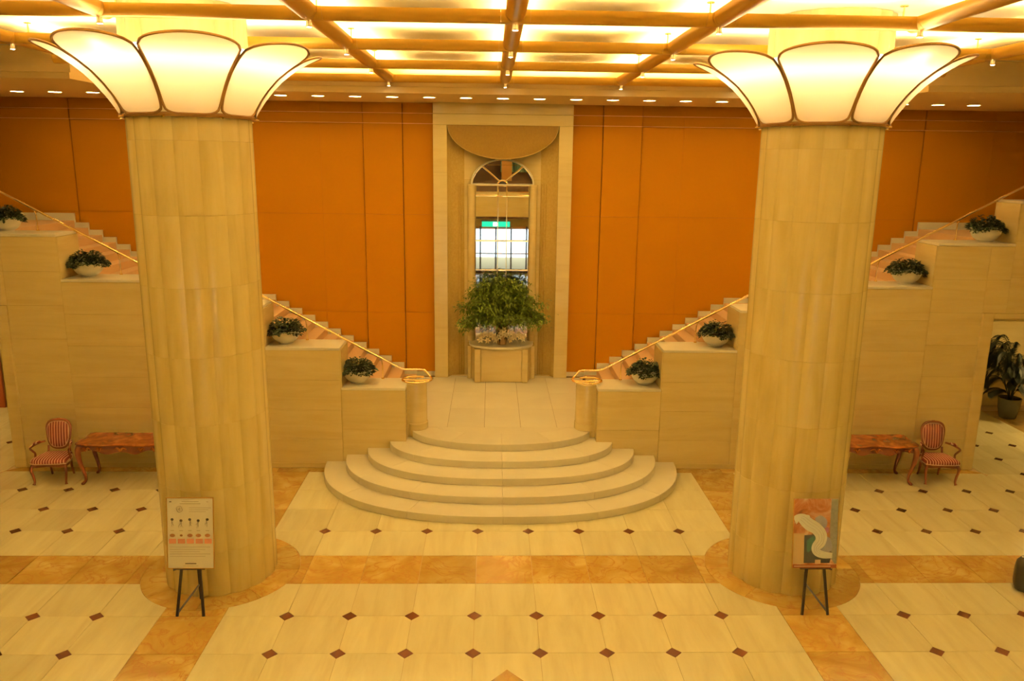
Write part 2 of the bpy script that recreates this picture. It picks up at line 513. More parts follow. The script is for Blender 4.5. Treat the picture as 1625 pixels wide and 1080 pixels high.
for k in range(5):
    o_ = step_outline(k); z0, z1 = k * RISE, (k + 1) * RISE
    yc = SP[k][2]
    bw = .45 if k < 4 else .75
    stp = None
    core = [(x * .93, yc - (yc - y) * .90) for x, y in o_]
    core = [(core[0][0], yc + (.2 if k < 4 else .0))] + core + [(core[-1][0], yc + (.2 if k < 4 else .0))]
    stp = MB().prism(core[::1], z0 + (.0005 if k == 0 else -.02), z1 - .006).build('step', 'grout', steps)
    for ci, (a, b_) in enumerate(zip(CUT[k], CUT[k][1:])):
        seg = o_[a:b_ + 1]
        w_, yf = SP[k][0], SP[k][1]
        def inn(p): return (p[0] * (1 - .50 / w_), yc - (yc - p[1]) * max(0, 1 - .62 / (yc - yf)))
        seg2 = [(x + (.0008 if q == 0 else -.0008 if q == len(seg) - 1 else 0) * 1, y) for q, (x, y) in enumerate(seg)]
        pts = seg2 + [inn(p) for p in reversed(seg2)]
        MB().prism(pts, z0 + .001, z1).build('tread_slab', 'step_marble', stp, smooth=50, bevel=.006)
    if k == 4:
        inner = [(x * (1 - .50 / SP[k][0]), yc - (yc - y) * (1 - .62 / (yc - SP[k][1]))) for x, y in o_]
        inner = [p for p in inner]
        MB().prism(inner, z0 + .02, z1 - .0003).build('top_slab', 'step_marble', stp)

# ------------------------------------------------------------------ stepped walls with planter ledges
BL = [(1.80, 2.99, 1.575), (2.99, 4.37, 2.335), (4.37, 6.40, 3.095), (6.40, 7.90, 3.56), (7.90, 9.33, 4.36), (9.33, 11.2, 5.13)]
DOOR_X, DOOR_Z = 9.10, 2.98
def slab_face(parent, x0, x1, z0, z1, s, nx, course=.62, y=YW, mat='wall_marble'):
    n = max(1, round((z1 - z0) / course)); h = (z1 - z0) / n
    for r_ in range(n):
        for c in range(nx):
            a, b_ = x0 + (x1 - x0) * c / nx, x0 + (x1 - x0) * (c + 1) / nx
            xa, xb = sorted((s * a, s * b_))
            MB().box(xa + .0012, xb - .0012, y, y + .03, z0 + h * r_ + .0012, z0 + h * (r_ + 1) - .0012).build('slab', mat, parent)
for s, nm in ((-1, 'wall_left'), (1, 'wall_right')):
    core = MB()
    for i, (a, b_, z) in enumerate(BL):
        xa, xb = sorted((s * a, s * b_))
        if i == 4:
            core.box(*sorted((s * a, s * DOOR_X)), YW + .03, YL, 0.002, z - .05)
            core.box(*sorted((s * DOOR_X, s * b_)), YW + .03, YL, DOOR_Z, z - .05)
        elif i == 5: core.box(xa, xb, YW + .03, YL, DOOR_Z, z - .05)
        else: core.box(xa, xb, YW + .03, YL, 0.002, z - .05)
    wl = core.build(nm, 'wall_marble')
    tag(wl, 'stepped cream marble wall carrying planter ledges', kind='structure')
    for i, (a, b_, z) in enumerate(BL):
        yf = YW + (.012 if i == 0 else 0)
        if i < 4: slab_face(wl, a, b_, 0.004, z - .05, s, 1 if i in (0, 1, 3) else 2, y=yf)
        elif i == 4:
            slab_face(wl, a, DOOR_X - .21, 0.004, z - .05, s, 1)
            slab_face(wl, DOOR_X - .21, b_, DOOR_Z + .10, z - .05, s, 1)
        else: slab_face(wl, a, b_, DOOR_Z + .10, z - .05, s, 2)
        xa, xb = sorted((s * a, s * b_))
        nxt = BL[i + 1][2] if i < 5 else z
        MB().box(xa + .001, xb - .001, yf - .004, YL, z - .049, z).build('coping', 'step_marble', wl, bevel=.008)
        # the side of the next, taller block
        if i < 5:
            xs_ = s * b_
            MB().box(min(xs_, xs_ - s * .02), max(xs_, xs_ - s * .02), YW + .004, YL, z + .001, nxt - .05).build('side_slab', 'wall_marble', wl)
    # door surround
    dx = s * (DOOR_X - .21)
    pr = MB()
    xa, xb = sorted((s * (DOOR_X - .21), s * DOOR_X))
    pr.box(xa, xb, YW - .045, YW + .05, .004, DOOR_Z + .10)
    xa2, xb2 = sorted((s * (DOOR_X - .05), s * (DOOR_X + .02)))
    pr.box(xa2, xb2, YW + .02, YL + .02, .004, DOOR_Z)
    pr.box(min(s * DOOR_X, s * 11.2), max(s * DOOR_X, s * 11.2), YW - .045, YW + .05, DOOR_Z, DOOR_Z + .10)
    pr.box(min(s * DOOR_X, s * 11.2), max(s * DOOR_X, s * 11.2), YW + .06, YW + .2, DOOR_Z - .07, DOOR_Z)
    pr.build('door_surround', 'wall_marble', wl, bevel=.01)
    # base moulding
    MB().box(min(s * 3.0, s * 8.86), max(s * 3.0, s * 8.86), YW - .012, YW, .004, .10).build('plinth', 'wall_marble', wl, bevel=.004)
    # newel drum at the foot of the balustrade
    MB().lathe([(0, .40), (.212, .40), (.212, 1.545), (.205, 1.572), (0, 1.576)], 40, s * 1.645, 6.30).build('newel_drum', 'wall_marble', wl, smooth=True)
    MB().lathe([(.214, .66), (.226, .665), (.226, .79), (.214, .80)], 40, s * 1.645, 6.30).build('drum_base', 'wall_marble', wl, smooth=True)
    MB().box(min(s * 1.66, s * 1.82), max(s * 1.66, s * 1.82), YW + .26, YL, .40, 1.57).build('return_slab', 'wall_marble', wl)

# ------------------------------------------------------------------ orange back wall
wb = (MB().box(-13.5, AX - 1.4, YO + .035, 10.6, 0, ZC).box(AX + 1.4, 13.5, YO + .035, 10.6, 0, ZC)
      .box(AX - 1.4, AX + 1.4, YO + .035, 10.6, 6.54, ZC).box(AX - 1.4, AX + 1.4, YO + .035, 10.6, 0, .6)
      .box(AX - 1.4, AX + 1.4, 10.5, 10.6, .6, 6.54)).build('wall_back', 'orange_joint')
tag(wb, 'orange fabric panelled back wall', kind='structure')
J = [1.58, 2.27, 3.16, 6.4, 9.66, 12.9]
zj = [ZLAND + .0, 2.2, 4.49, 6.52, 6.742, 6.99]
YOFF = [0.0, -.03, .012, .012, -.015, .012]
for s in (-1, 1):
    for i, (a, b_) in enumerate(zip(J, J[1:])):
        sub = [a, b_] if i < 2 else [a, (a + b_) / 2 - (.66 if i == 2 else 0), b_]
        for a2, b2 in zip(sub, sub[1:]):
            for z0, z1 in zip(zj, zj[1:]):
                xa, xb = sorted((AX + s * a2, AX + s * b2))
                ga = .008 if min(abs(abs(xa - AX) - q) for q in J) < 1e-6 else .0012
                gb = .008 if min(abs(abs(xb - AX) - q) for q in J) < 1e-6 else .0012
                MB().box(xa + ga, xb - gb, YO + YOFF[i], YO + .036, z0 + .002, z1 - .002).build('fabric_panel', 'orange_wall', wb)
    for z in (6.52, 6.742):
        xa, xb = sorted((AX + s * 1.58, AX + s * 12.9))
        MB().box(xa, xb, YO - .036, YO - .02, z - .006, z + .006).build('trim_strip', 'trim_line', wb)
    xa, xb = sorted((AX + s * 1.58, AX + s * 2.3))
    MB().box(xa, xb, YO - .05, YO, ZLAND, ZLAND + .10).build('skirting', 'step_marble', wb)

# ------------------------------------------------------------------ niche
PX0, PX1, PY = 1.26, 1.571, 9.96
trim = MB().box(AX - PX1, AX + PX1, YO - .02, YO + .03, ZLAND, ZLAND + .02).build('trim_1', 'wall_marble')
tag(trim, 'cream marble surround framing the mirror niche', kind='structure')
for s in (-1, 1):
    zz = [ZLAND + .003, 1.85, 3.05, 4.25, 5.45, 6.495]
    for z0, z1 in zip(zz, zz[1:]):
        xa, xb = sorted((AX + s * PX0, AX + s * PX1))
        MB().box(xa, xb, PY, YO + .03, z0 + .001, z1 - .001).build('pilaster_slab', 'wall_marble', trim)
for z0, z1, yy in ((6.497, 6.73, PY), (6.736, 6.97, PY + .01)):
    MB().box(AX - PX1, AX + PX1, yy, YO + .03, z0, z1).build('lintel_slab', 'wall_marble', trim)
DEP = .36
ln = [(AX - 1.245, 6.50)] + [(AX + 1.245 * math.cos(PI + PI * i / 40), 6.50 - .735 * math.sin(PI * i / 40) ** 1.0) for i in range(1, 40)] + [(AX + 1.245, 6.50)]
dark_oval = MB().prism_y(ln, 9.985, 9.999).build('half_oval', 'dark_gold', trim)  # half-ellipse panel hung below the lintel, darker than the niche wall
MB().tube([(x, 9.985, z) for x, z in ln], .009, 6).build('bead_edge', 'niche_gold', dark_oval, smooth=True)
def niche_y(x): return 10.0 + DEP * math.sqrt(max(0, 1 - (x / PX0) ** 2))
def curved(x0, x1, z0, z1, n, dy=0.):
    mb = MB(); vs = []
    for i in range(n + 1):
        x = x0 + (x1 - x0) * i / n
        y = niche_y(x) + dy
        vs += [(AX + x, y, z0), (AX + x, y, z1)]
    mb.add(vs, [(2 * i, 2 * i + 2, 2 * i + 3, 2 * i + 1) for i in range(n)])
    k = len(mb.v)
    return mb
nw = MB()
xs = [-PX0 + 2 * PX0 * i / 40 for i in range(41)]
vs = []; fs = []
for x in xs:
    vs += [(AX + x, niche_y(x) + .02, ZLAND), (AX + x, niche_y(x) + .02, 6.50)]
fs = [(2 * i, 2 * i + 2, 2 * i + 3, 2 * i + 1) for i in range(40)]
nw.add(vs, fs)
wn = nw.build('wall_niche', 'niche_gold', smooth=True)
tag(wn, 'shallow curved niche wall behind the mirror and console', kind='structure')
MB().prism([(AX + x, niche_y(x) + .02) for x in xs] + [(AX + PX0, PY + .05), (AX - PX0, PY + .05)][0:2], 6.50, 6.53).build('niche_soffit', 'niche_gold', wn)
MB().prism([(AX - PX0, 9.97), (AX + PX0, 9.97)] + [(AX + x, niche_y(x) + .02) for x in reversed(xs)], .62, ZLAND + .001).build('niche_floor', 'step_marble', wn)
for s in (-1, 1):
    for z0, z1 in ((ZLAND, 2.1), (2.1, 3.7), (3.7, 5.3), (5.3, 6.5)):
        xa, xb = sorted((s * .88, s * (PX0 - .01)))
        mb = curved(xa, xb, z0 + .002, z1 - .002, 8, .012); mb.build('gold_panel', 'niche_gold', wn, smooth=True)
    for xx in (.90, .955, 1.01):
        MB().tube([(AX + s * xx, niche_y(xx) + .006, ZLAND), (AX + s * xx, niche_y(xx) + .006, 5.2)], .013, 8).build('reed', 'niche_gold', wn, smooth=True)
for z0, z1 in ((ZLAND, 2.1), (2.1, 3.7), (3.7, 5.3), (5.3, 5.95), (5.95, 6.5)):
    curved(-.88, .88, z0 + .002, z1 - .002, 24, -.003).build('marble_panel', 'wall_marble', wn, smooth=True)

# mirror: arched, of bevelled panes
YM = 10.225
mir = thing('arched_mirror', (AX, YM, 1.52), 'tall arched mirror with brass glazing bars above the marble console', 'mirror')
def pane(name, pts):
    q = [(x, z - 1.52) for x, z in pts]
    cxm = sum(p[0] for p in q) / len(q); czm = sum(p[1] for p in q) / len(q)
    def ins(p, d):
        L = math.hypot(p[0] - cxm, p[1] - czm)
        return (p[0] - (p[0] - cxm) / L * d, p[1] - (p[1] - czm) / L * d)
    inn_ = [ins(p, .022) for p in q]; n = len(q)
    mb = MB()
    mb.add([(x, 0, z) for x, z in q] + [(x, -.004, z) for x, z in inn_],
           [tuple(range(n, 2 * n))] + [(i, (i + 1) % n, (i + 1) % n + n, i + n) for i in range(n)])
    mb.build(name, 'mirror_glass', mir, fix=True)
xs3 = [-.625, -.10, .10, .625]
zs3 = [1.52, 2.35, 3.22, 3.90, 4.94, 5.17]
for a, b_ in zip(xs3, xs3[1:]):
    for c, d in zip(zs3, zs3[1:]):
        pane('pane', [(a + .003, c + .003), (b_ - .003, c + .003), (b_ - .003, d - .003), (a + .003, d - .003)])
RA, RB, ZA = .70, .545, 5.20
def ap(a, r_): return (r_ * math.cos(a), ZA + r_ * RB / RA * math.sin(a))
for a0, a1 in ((0, R(48)), (R(48), R(132)), (R(132), PI)):
    o1 = [ap(a0 + .01 + (a1 - a0 - .02) * i / 14, RA) for i in range(15)]
    i1 = [ap(a1 - .03 - (a1 - a0 - .06) * i / 6, .11) for i in range(7)]
    pane('arch_pane', o1 + i1)
for x in (-.10, .10): MB().box(x - .006, x + .006, -.010, .004, 0, 3.65).build('glazing_bar', 'brass', mir)
for z in zs3[1:]: MB().box(-.625, .625, -.010, .004, z - 1.52 - .006, z - 1.52 + .006).build('glazing_bar', 'brass', mir)
for a in (R(48), R(132)):
    p, q = ap(a, .10), ap(a, RA); MB().bar((p[0], -.006, p[1] - 1.52), (q[0], -.006, q[1] - 1.52), .016, .016).build('glazing_bar', 'brass', mir)
MB().bar((-.36, -.008, 5.63 - 1.52), (.36, -.008, 5.63 - 1.52), .012, .012).build('glazing_bar', 'brass', mir)
MB().tube([(ap(PI * i / 12, .10)[0], -.006, ap(PI * i / 12, .10)[1] - 1.52) for i in range(13)], .010, 6).build('hub_arc', 'brass', mir, smooth=True)
MB().tube([(ap(PI * i / 28, RA + .012)[0], -.006, ap(PI * i / 28, RA + .012)[1] - 1.52) for i in range(29)], .020, 8).build('arch_rim', 'step_marble', mir, smooth=True)
MB().box(-.71, .71, -.02, .004, 5.17 - 1.52, 5.20 - 1.52).build('transom', 'step_marble', mir)
MB().prism_y([ap(PI * i / 28, RA) and (ap(PI * i / 28, RA)[0], ap(PI * i / 28, RA)[1] - 1.52) for i in range(29)], .004, .012).build('backing', 'black_metal', mir)
for s in (-1, 1):
    MB().lathe([(0, 0), (.092, 0), (.092, 3.62), (.10, 3.63), (.10, 3.67), (0, 3.67)], 24, s * .715, .04).build('jamb_column', 'wall_marble', mir, smooth=True)

# console below the mirror
con = thing('console', (AX, 0, ZLAND), 'bow-fronted cream marble console under the arched mirror', 'console')
def bow(w_, yb, yf, n=20): return [(-w_, yb)] + [(w_ * math.sin(-PI / 2 + PI * i / n) , yb - (yb - yf) * math.cos(-PI / 2 + PI * i / n) ** .6) for i in range(1, n)] + [(w_, yb)]
MB().prism(bow(.77, 10.26, 9.45), .80, .86).build('shelf', 'step_marble', con, smooth=50, bevel=.015)
MB().prism([(-.62, 9.56), (.62, 9.56), (.66, 9.75), (.80, 10.26), (-.80, 10.26), (-.66, 9.75)], .002, .80).build('body', 'wall_marble', con)
MB().box(-.47, .47, 9.535, 9.562, .03, .79).build('front_panel', 'wall_marble', con, bevel=.004)
for s in (-1, 1):
    MB().box(s * .55 - .065, s * .55 + .065, 9.50, 9.58, .002, .80).build('pilaster', 'wall_marble', con, bevel=.008)
    MB().lathe([(0, .002), (.06, .002), (.06, .80), (0, .80)], 16, s * .74, 9.92).build('side_reed', 'wall_marble', con, smooth=True)

# ------------------------------------------------------------------ ceiling, soffit
ce = MB().box(-13.5, 13.5, -13, 10.6, ZC, ZC + .2).build('ceiling', 'white_paint')
tag(ce, 'white lobby ceiling washed by light from the gold grid', kind='structure')
so = MB()
so.box(-7.29, 7.29, 7.64, YO, ZS, ZC - .002)
for s in (-1, 1): so.box(min(s * 7.29, s * 13.5), max(s * 7.29, s * 13.5), 5.70, YO, ZS, ZC - .002)
so_o = so.build('trim_2', 'soffit_paint')
tag(so_o, 'lowered cream soffit along the back wall', kind='structure')
for s in (-1, 1):
    MB().box(min(s * 7.25, s * 13.5), max(s * 7.25, s * 13.5), 5.66, 5.70, ZS + .10, ZS + .22).build('cornice', 'soffit_paint', so_o)
MB().box(-7.25, 7.25, 7.60, 7.64, ZS + .12, ZS + .24).build('cornice', 'soffit_paint', so_o)
ORD = ['first', 'second', 'third', 'fourth', 'fifth', 'sixth', 'seventh', 'eighth', 'ninth', 'tenth', 'eleventh', 'twelfth', 'thirteenth',
       'fourteenth', 'fifteenth', 'sixteenth', 'seventeenth', 'eighteenth', 'nineteenth', 'twentieth', 'twenty-first', 'twenty-second',
       'twenty-third', 'twenty-fourth', 'twenty-fifth', 'twenty-sixth', 'twenty-seventh']
dl_ring = MB().lathe([(.115, 0), (.135, -.006), (.135, .0), (.115, .03)], 24).mesh('trim_ring', 'white_paint', True)
dl_disc = MB().lathe([(0, -.002), (.115, -.002)], 24).mesh('lamp_disc', 'down_lamp')
for k in range(-13, 14):
    d = thing('soffit_downlight', (k * .755, 8.58, ZS - .002),
              ('round soffit downlight straight above the mirror niche' if k == 0 else
               'round soffit downlight, %s to the %s of the one above the niche' % (ORD[abs(k) - 1], 'left' if k < 0 else 'right')),
              'downlight', 'downlights in the soffit row')
    place('trim_ring', dl_ring, d); place('lamp_disc', dl_disc, d)

# suspended gold grid with light troughs on top
GA, GY0, GD, GZ = 2.216, .70, 2.2485, 7.15
ROWS = [GY0 + GD * j for j in range(-4, 4)]
grid = thing('ceiling_grid', (0, 0, GZ), 'suspended gold beam grid under the lit ceiling', 'ceiling grid')
SEC = [(-.075, .155), (-.105, .155), (-.105, .085), (-.098, .07), (-.085, .045), (-.06, .018), (-.03, .004), (0, 0), (.03, .004), (.06, .018), (.085, .045), (.098, .07), (.105, .085), (.105, .155), (.075, .155), (.075, .11), (-.075, .11)]
SEC = [(c, z * .86) for c, z in SEC]
def hull(axis, a, b_, off, sc_=1.0):
    mb = MB(); n = len(SEC)
    pts = [(c * sc_, .08 + (z - .08) * sc_) for c, z in SEC]
    if axis == 'x': vs = [(a, off + c, z) for c, z in pts] + [(b_, off + c, z) for c, z in pts]
    else: vs = [(off + c, a, z) for c, z in pts] + [(off + c, b_, z) for c, z in pts]
    return mb.add(vs, [tuple(range(n)), tuple(range(n, 2 * n))[::-1]] + [(i, (i + 1) % n, (i + 1) % n + n, i + n) for i in range(n)])
XI = list(range(-4, 5))
spots = []
NG = .16
def lamp_strip(axis, a, b_, off, parent):
    mb = MB()
    if axis == 'x': mb.box(a + .1, b_ - .1, off - .03, off + .03, .097, .112)
    else: mb.box(off - .03, off + .03, a + .1, b_ - .1, .097, .112)
    if abs((a + b_) / 2 if axis == 'x' else off) < 9: mb.build('trough_lamp', 'trough_lamp', parent)
for jr, y in enumerate(ROWS):
    lim = 3 if y > 5 else 4
    for i in range(-lim, lim):
        a, b_ = i * GA + AX + NG, (i + 1) * GA + AX - NG
        bm_ = hull('x', a, b_, y).build('cross_beam', 'gold_beam', grid, smooth=40)
        lamp_strip('x', a, b_, y, bm_)
    if y > 5:
        for s in (-1, 1):
            xa, xb = sorted((s * (3 * GA + NG) + AX, s * 7.24))
            hull('x', xa, xb, y).build('cross_beam', 'gold_beam', grid, smooth=40)
for i in XI:
    for j0, j1 in zip(range(len(ROWS) - 1), range(1, len(ROWS))):
        y0, y1 = ROWS[j0], ROWS[j1]
        if abs(i) == 4 and y1 > 5: continue
        if abs(i) == 2 and abs(y0 - GY0) < .01: continue            # the column stands here
        bm_ = hull('y', y0 + NG, y1 - NG, i * GA + AX, 1.0).build('long_beam', 'gold_beam', grid, smooth=40)
        lamp_strip('y', y0 + NG, y1 - NG, i * GA + AX, bm_)
rod_m = MB().tube([(0, 0, .12), (0, 0, ZC - GZ)], .010, 8).tube([(0, 0, .18), (0, 0, .21)], .02, 8).lathe([(0, ZC - GZ - .012), (.045, ZC - GZ - .012), (.045, ZC - GZ)], 16).mesh('hanger_rod', 'brass', True)
node_x = hull('x', -NG + .002, NG - .002, 0, 1.012).mesh('node', 'gold_beam', 40)
node_y = hull('y', -NG + .002, NG - .002, 0, 1.012).mesh('node_cross', 'gold_beam', 40)
sp_can = MB().lathe([(.030, .035), (.030, -.012), (.036, -.016), (.036, -.03), (.028, -.03)], 16).mesh('can', 'chrome', True)
sp_lamp = MB().lathe([(0, -.034), (.016, -.032), (.027, -.022)], 16).mesh('bulb', 'spot_lamp', True)
for jr, y in enumerate(ROWS):
    for i in XI:
        if abs(i) == 4 and y > 5: continue
        nd = place('node', node_x, grid, (i * GA + AX, y, 0))
        place('node_arm', node_y, nd)
        if jr >= 3: place('hanger_rod', rod_m, grid, (i * GA + AX + .0, y + .42, 0))
        if jr >= 3:
            r_ = jr - 4
            bn = 'central beam' if i == 0 else '%s beam %s of centre' % (['first', 'second', 'third', 'fourth'][abs(i) - 1], 'left' if i < 0 else 'right')
            rw = ['first row by the columns', 'second row from the columns', 'third row from the columns', 'last row by the soffit'][r_] if r_ >= 0 else 'row in front of the columns'
            t_ = thing('grid_spotlight', (i * GA + AX, y, GZ - .035 + .0), 'small grid spotlight on the %s, %s' % (bn, rw), 'spotlight', 'spotlights under the grid crossings')
            place('can', sp_can, t_); place('bulb', sp_lamp, t_)
        if abs(i) <= 3:
            ld_ = bpy.data.lights.new('spot_beam', 'SPOT'); ld_.energy = E_BEAM * (1.0 if abs(i) <= 1 else .9) * (1.7 if jr >= 6 else .75); ld_.color = WARM2
            ld_.spot_size = R(105); ld_.spot_blend = .8; ld_.shadow_soft_size = .04
            lo_ = bpy.data.objects.new('spot_beam', ld_); COL.objects.link(lo_)
            if jr >= 3: lo_.parent = t_; lo_.location = (0, 0, -.05)
            else: lo_.parent = grid; lo_.location = (i * GA + AX, y, -.09)

# ------------------------------------------------------------------ columns and their flower lamps
def reed_profile(r_, n=16, m_=7):
    pts = []
    for k in range(n):
        for q in range(m_):
            a = 2 * PI * (k + q / m_) / n + R(3.6)
            t = q / m_ * 2 - 1
            pts.append((a, r_ - .030 * (abs(t) ** 2.4)))
    return pts
def drum_mesh(z0, z1):
    pr = reed_profile(CR); n = len(pr)
    mb = MB()
    vs = [(r_ * math.cos(a), r_ * math.sin(a), z0) for a, r_ in pr] + [(r_ * math.cos(a), r_ * math.sin(a), z1) for a, r_ in pr]
    mb.add(vs, [tuple(range(n))[::-1], tuple(range(n, 2 * n))] + [(i, (i + 1) % n, (i + 1) % n + n, i + n) for i in range(n)])
    return mb
PROF = [(.79, 6.12), (.83, 6.21), (.90, 6.33), (1.0, 6.46), (1.12, 6.585), (1.27, 6.70), (1.45, 6.81), (1.65, 6.91)]
def prof(s):
    f = max(0, min(.99999, s)) * (len(PROF) - 1); i = int(f); t = f - i
    a, b_ = PROF[i], PROF[i + 1]
    return (a[0] + (b_[0] - a[0]) * t, a[1] + (b_[1] - a[1]) * t)
def petal_pt(u, v):
    """u -1..1 across, v 0..1 up"""
    lo = .035 * abs(u) ** 6 * 2.2; hi = 1 - .11 * u * u - .05 * abs(u) ** 10
    s = lo + (hi - lo) * v
    r_, z = prof(s)
    edge = 1 - .06 * (1 - v) ** 10 - .03 * v ** 12
    th = u * R(22.0) * edge
    bul = .025 * (1 - u * u) * math.sin(PI * min(1, v * 1.1))
    return ((r_ + bul) * math.cos(th), (r_ + bul) * math.sin(th), z - 6.12)
NU, NV = 14, 16
pm = MB()
pm.add([petal_pt(-1 + 2 * i / NU, j / NV) for j in range(NV + 1) for i in range(NU + 1)],
       [(j * (NU + 1) + i, j * (NU + 1) + i + 1, (j + 1) * (NU + 1) + i + 1, (j + 1) * (NU + 1) + i) for j in range(NV) for i in range(NU)])
petal_me = pm.mesh('petal', 'petal_glass', 80)
loop = [petal_pt(-1 + 2 * i / 20, 0) for i in range(20)] + [petal_pt(1, j / 20) for j in range(20)] + [petal_pt(1 - 2 * i / 20, 1) for i in range(20)] + [petal_pt(-1, 1 - j / 20) for j in range(20)]
rim_me = MB().tube(loop, .016, 6, closed=True).mesh('petal_rim', 'petal_rim', True)
ring_me = MB().tube([(1.17 * math.cos(2 * PI * k / 48), 1.17 * math.sin(2 * PI * k / 48), .70) for k in range(48)], .022, 8, closed=True).mesh('ring_lamp', 'ring_lamp', True)
col_me = MB().lathe([(.742, -.03), (.79, -.03), (.80, .0), (.79, .02), (.742, .02)], 48).mesh('collar', 'petal_rim', True)
pin_me = MB().tube([(.80, 0, -.02), (.86, 0, -.035)], .012, 6).mesh('bracket', 'brass', True)
for s, sd in ((-1, 'left'), (1, 'right')):
    c = thing('column', (s * CX, CY, 0), 'massive reeded cream marble column on the %s of the steps' % sd, 'column')
    zz = [.002, .62, 1.50, 2.38, 3.26, 4.14, 5.02, 5.90, 6.66, ZC - .002]
    for z0, z1 in zip(zz, zz[1:]):
        drum_mesh(z0 + .0012, z1 - .0012).build('drum', 'column_marble', c, smooth=30)
    MB().lathe([(0, .003), (CR - .035, .003), (CR - .035, ZC - .004), (0, ZC - .004)], 32).build('core', 'grout', c)
    l = thing('flower_lamp', (s * CX, CY, 6.20), 'glowing flower shaped lamp of eight petals round the %s column' % sd, 'lamp')
    for k in range(8):
        a = -PI / 2 + PI / 8 + k * PI / 4
        p = place('petal', petal_me, l, rot=(0, 0, a)); place('petal_rim', rim_me, p)
        place('bracket', pin_me, l, rot=(0, 0, a + PI / 8))
    place('ring_lamp', ring_me, l); place('collar', col_me, l)

# ------------------------------------------------------------------ side staircases
RUN, RI, X0S, Z0S = .297, .162, 2.02, .72
def sx(k): return X0S + RUN * k if k < 12 else X0S + RUN * 11 + 1.485 + RUN * (k - 12)
for s, sd in ((-1, 'left'), (1, 'right')):
    st = thing('staircase', (0, 0, 0), 'pink carpeted staircase climbing to the %s behind the planters' % sd, 'stairs')
    for k in range(23):
        a = sx(k); b_ = sx(k + 1) if k < 22 else 12.9
        z = Z0S + RI * k
        xa, xb = sorted((s * a + AX, s * b_ + AX))
        zb = max(.66, z - .34) if k else .62
        if k == 22: zb = z - .3
        sp_ = MB().box(xa, xb, YL + .002, YO - .04, zb, z - .012).build('step', 'step_marble', st)
        xa, xb = sorted((s * (a - .012) + AX, s * (b_ - .003) + AX))
        cp = MB().box(xa, xb, YL + .02, YO - .12, z - .012, z)
        xr, xr2 = sorted((s * (a - .012) + AX, s * a + AX))
        zr = z - RI + .001 if k else ZLAND + .002
        cp.box(xr, xr2, YL + .02, YO - .12, zr, z - .012)
        cp.build('carpet', 'carpet_pink', sp_)
        xa, xb = sorted((s * (a - .002) + AX, s * (b_ + .10 if k < 22 else b_) + AX))
        MB().box(xa, xb, YO - .085 - .0005 * (k % 2), YO - .035, z - .10, z + .11 + (.05 if k == 22 else 0)).build('skirting', 'step_marble', sp_)
    # under-stair soffit over the doorway
    xa, xb = sorted((s * 7.0, s * 13.4))
    MB().box(*sorted((s * 9.0, s * 13.4)), YL, YO - .06, 3.05, 3.25).build('underside', 'soffit_paint', st)

# balustrades
for s, sd in ((-1, 'left'), (1, 'right')):
    rl = thing('handrail', (0, 0, 0), 'polished brass handrail with volute end on the %s staircase' % sd, 'handrail')
    YR = 6.50
    def P(x, z, y=YR): return (s * x + .01, y, z)
    body = [P(10.2, 5.62), P(8.587, 4.75), P(6.50, 3.622), P(6.40, 3.595), P(5.36, 3.595), P(5.26, 3.57), P(2.02, 1.815), P(1.94, 1.775), P(1.88, 1.765), P(1.56, 1.765), P(1.50, 1.75)]
    vol = [P(1.40, 1.665, 6.42)]
    cxv, cyv, rv = 1.635, 6.25, .30
    for k in range(0, 15):
        a = R(30) - R(330) * k / 14
        vol.append(P(cxv - rv * math.cos(a) * (1 - .012 * k), 1.645 - .0015 * k, cyv + rv * math.sin(a) * .95 * (1 - .012 * k)))
    MB().tube(body + vol, .021, 10).build('rail', 'brass', rl, smooth=80)
    MB().tube([P(cxv, 1.575, 6.30), P(cxv, 1.60, 6.30)], [.055, .045], 16).build('volute_foot', 'brass', rl, smooth=True)
    MB().tube([P(cxv - .27, 1.63, 6.25), P(cxv, 1.61, 6.28), P(cxv + .27, 1.63, 6.25)], .016, 8).build('volute_bar', 'brass', rl, smooth=True)
    MB().tube([P(cxv, 1.60, 6.30), P(cxv, 1.62, 6.03 + .0)], .014, 8).build('volute_bar', 'brass', rl, smooth=True)
    for xp, zl in ((2.31, 1.575), (3.73, 2.335), (5.30, 3.095), (7.13, 3.56), (8.57, 4.36)):
        if xp < 5.26: zr = 1.815 + (xp + .07 - 2.02) * (3.57 - 1.815) / (5.26 - 2.02)
        elif xp < 6.4: zr = 3.59
        else: zr = 4.75 + .54 * (xp + .07 - 8.587)
        pts = interp([P(xp, zl), P(xp, zr - .20 if zr - .20 > zl + .02 else zl + .05), P(xp + .008, zr - .10), P(xp + .035, zr - .035), P(xp + .07, zr - .005)], 4)
        MB().tube(pts, .012, 8).build('post', 'brass', rl, smooth=80)
        MB().lathe([(0, zl), (.03, zl), (.03, zl + .012), (.012, zl + .018)], 16, s * xp + .01, YR).build('post_base', 'brass', rl, smooth=True)
    # small brass collars added for the glints along the rail
    for xc in (2.55, 3.25, 3.95, 4.65, 7.2, 7.9, 8.6, 9.3):
        zc_ = (1.815 + (xc - 2.02) * .5417) if xc < 5.2 else 4.75 + .54 * (xc - 8.587)
        MB().tube([P(xc - .045, zc_ - .0243), P(xc + .045, zc_ + .0243)], .0245, 10).build('collar', 'brass', rl, smooth=True)

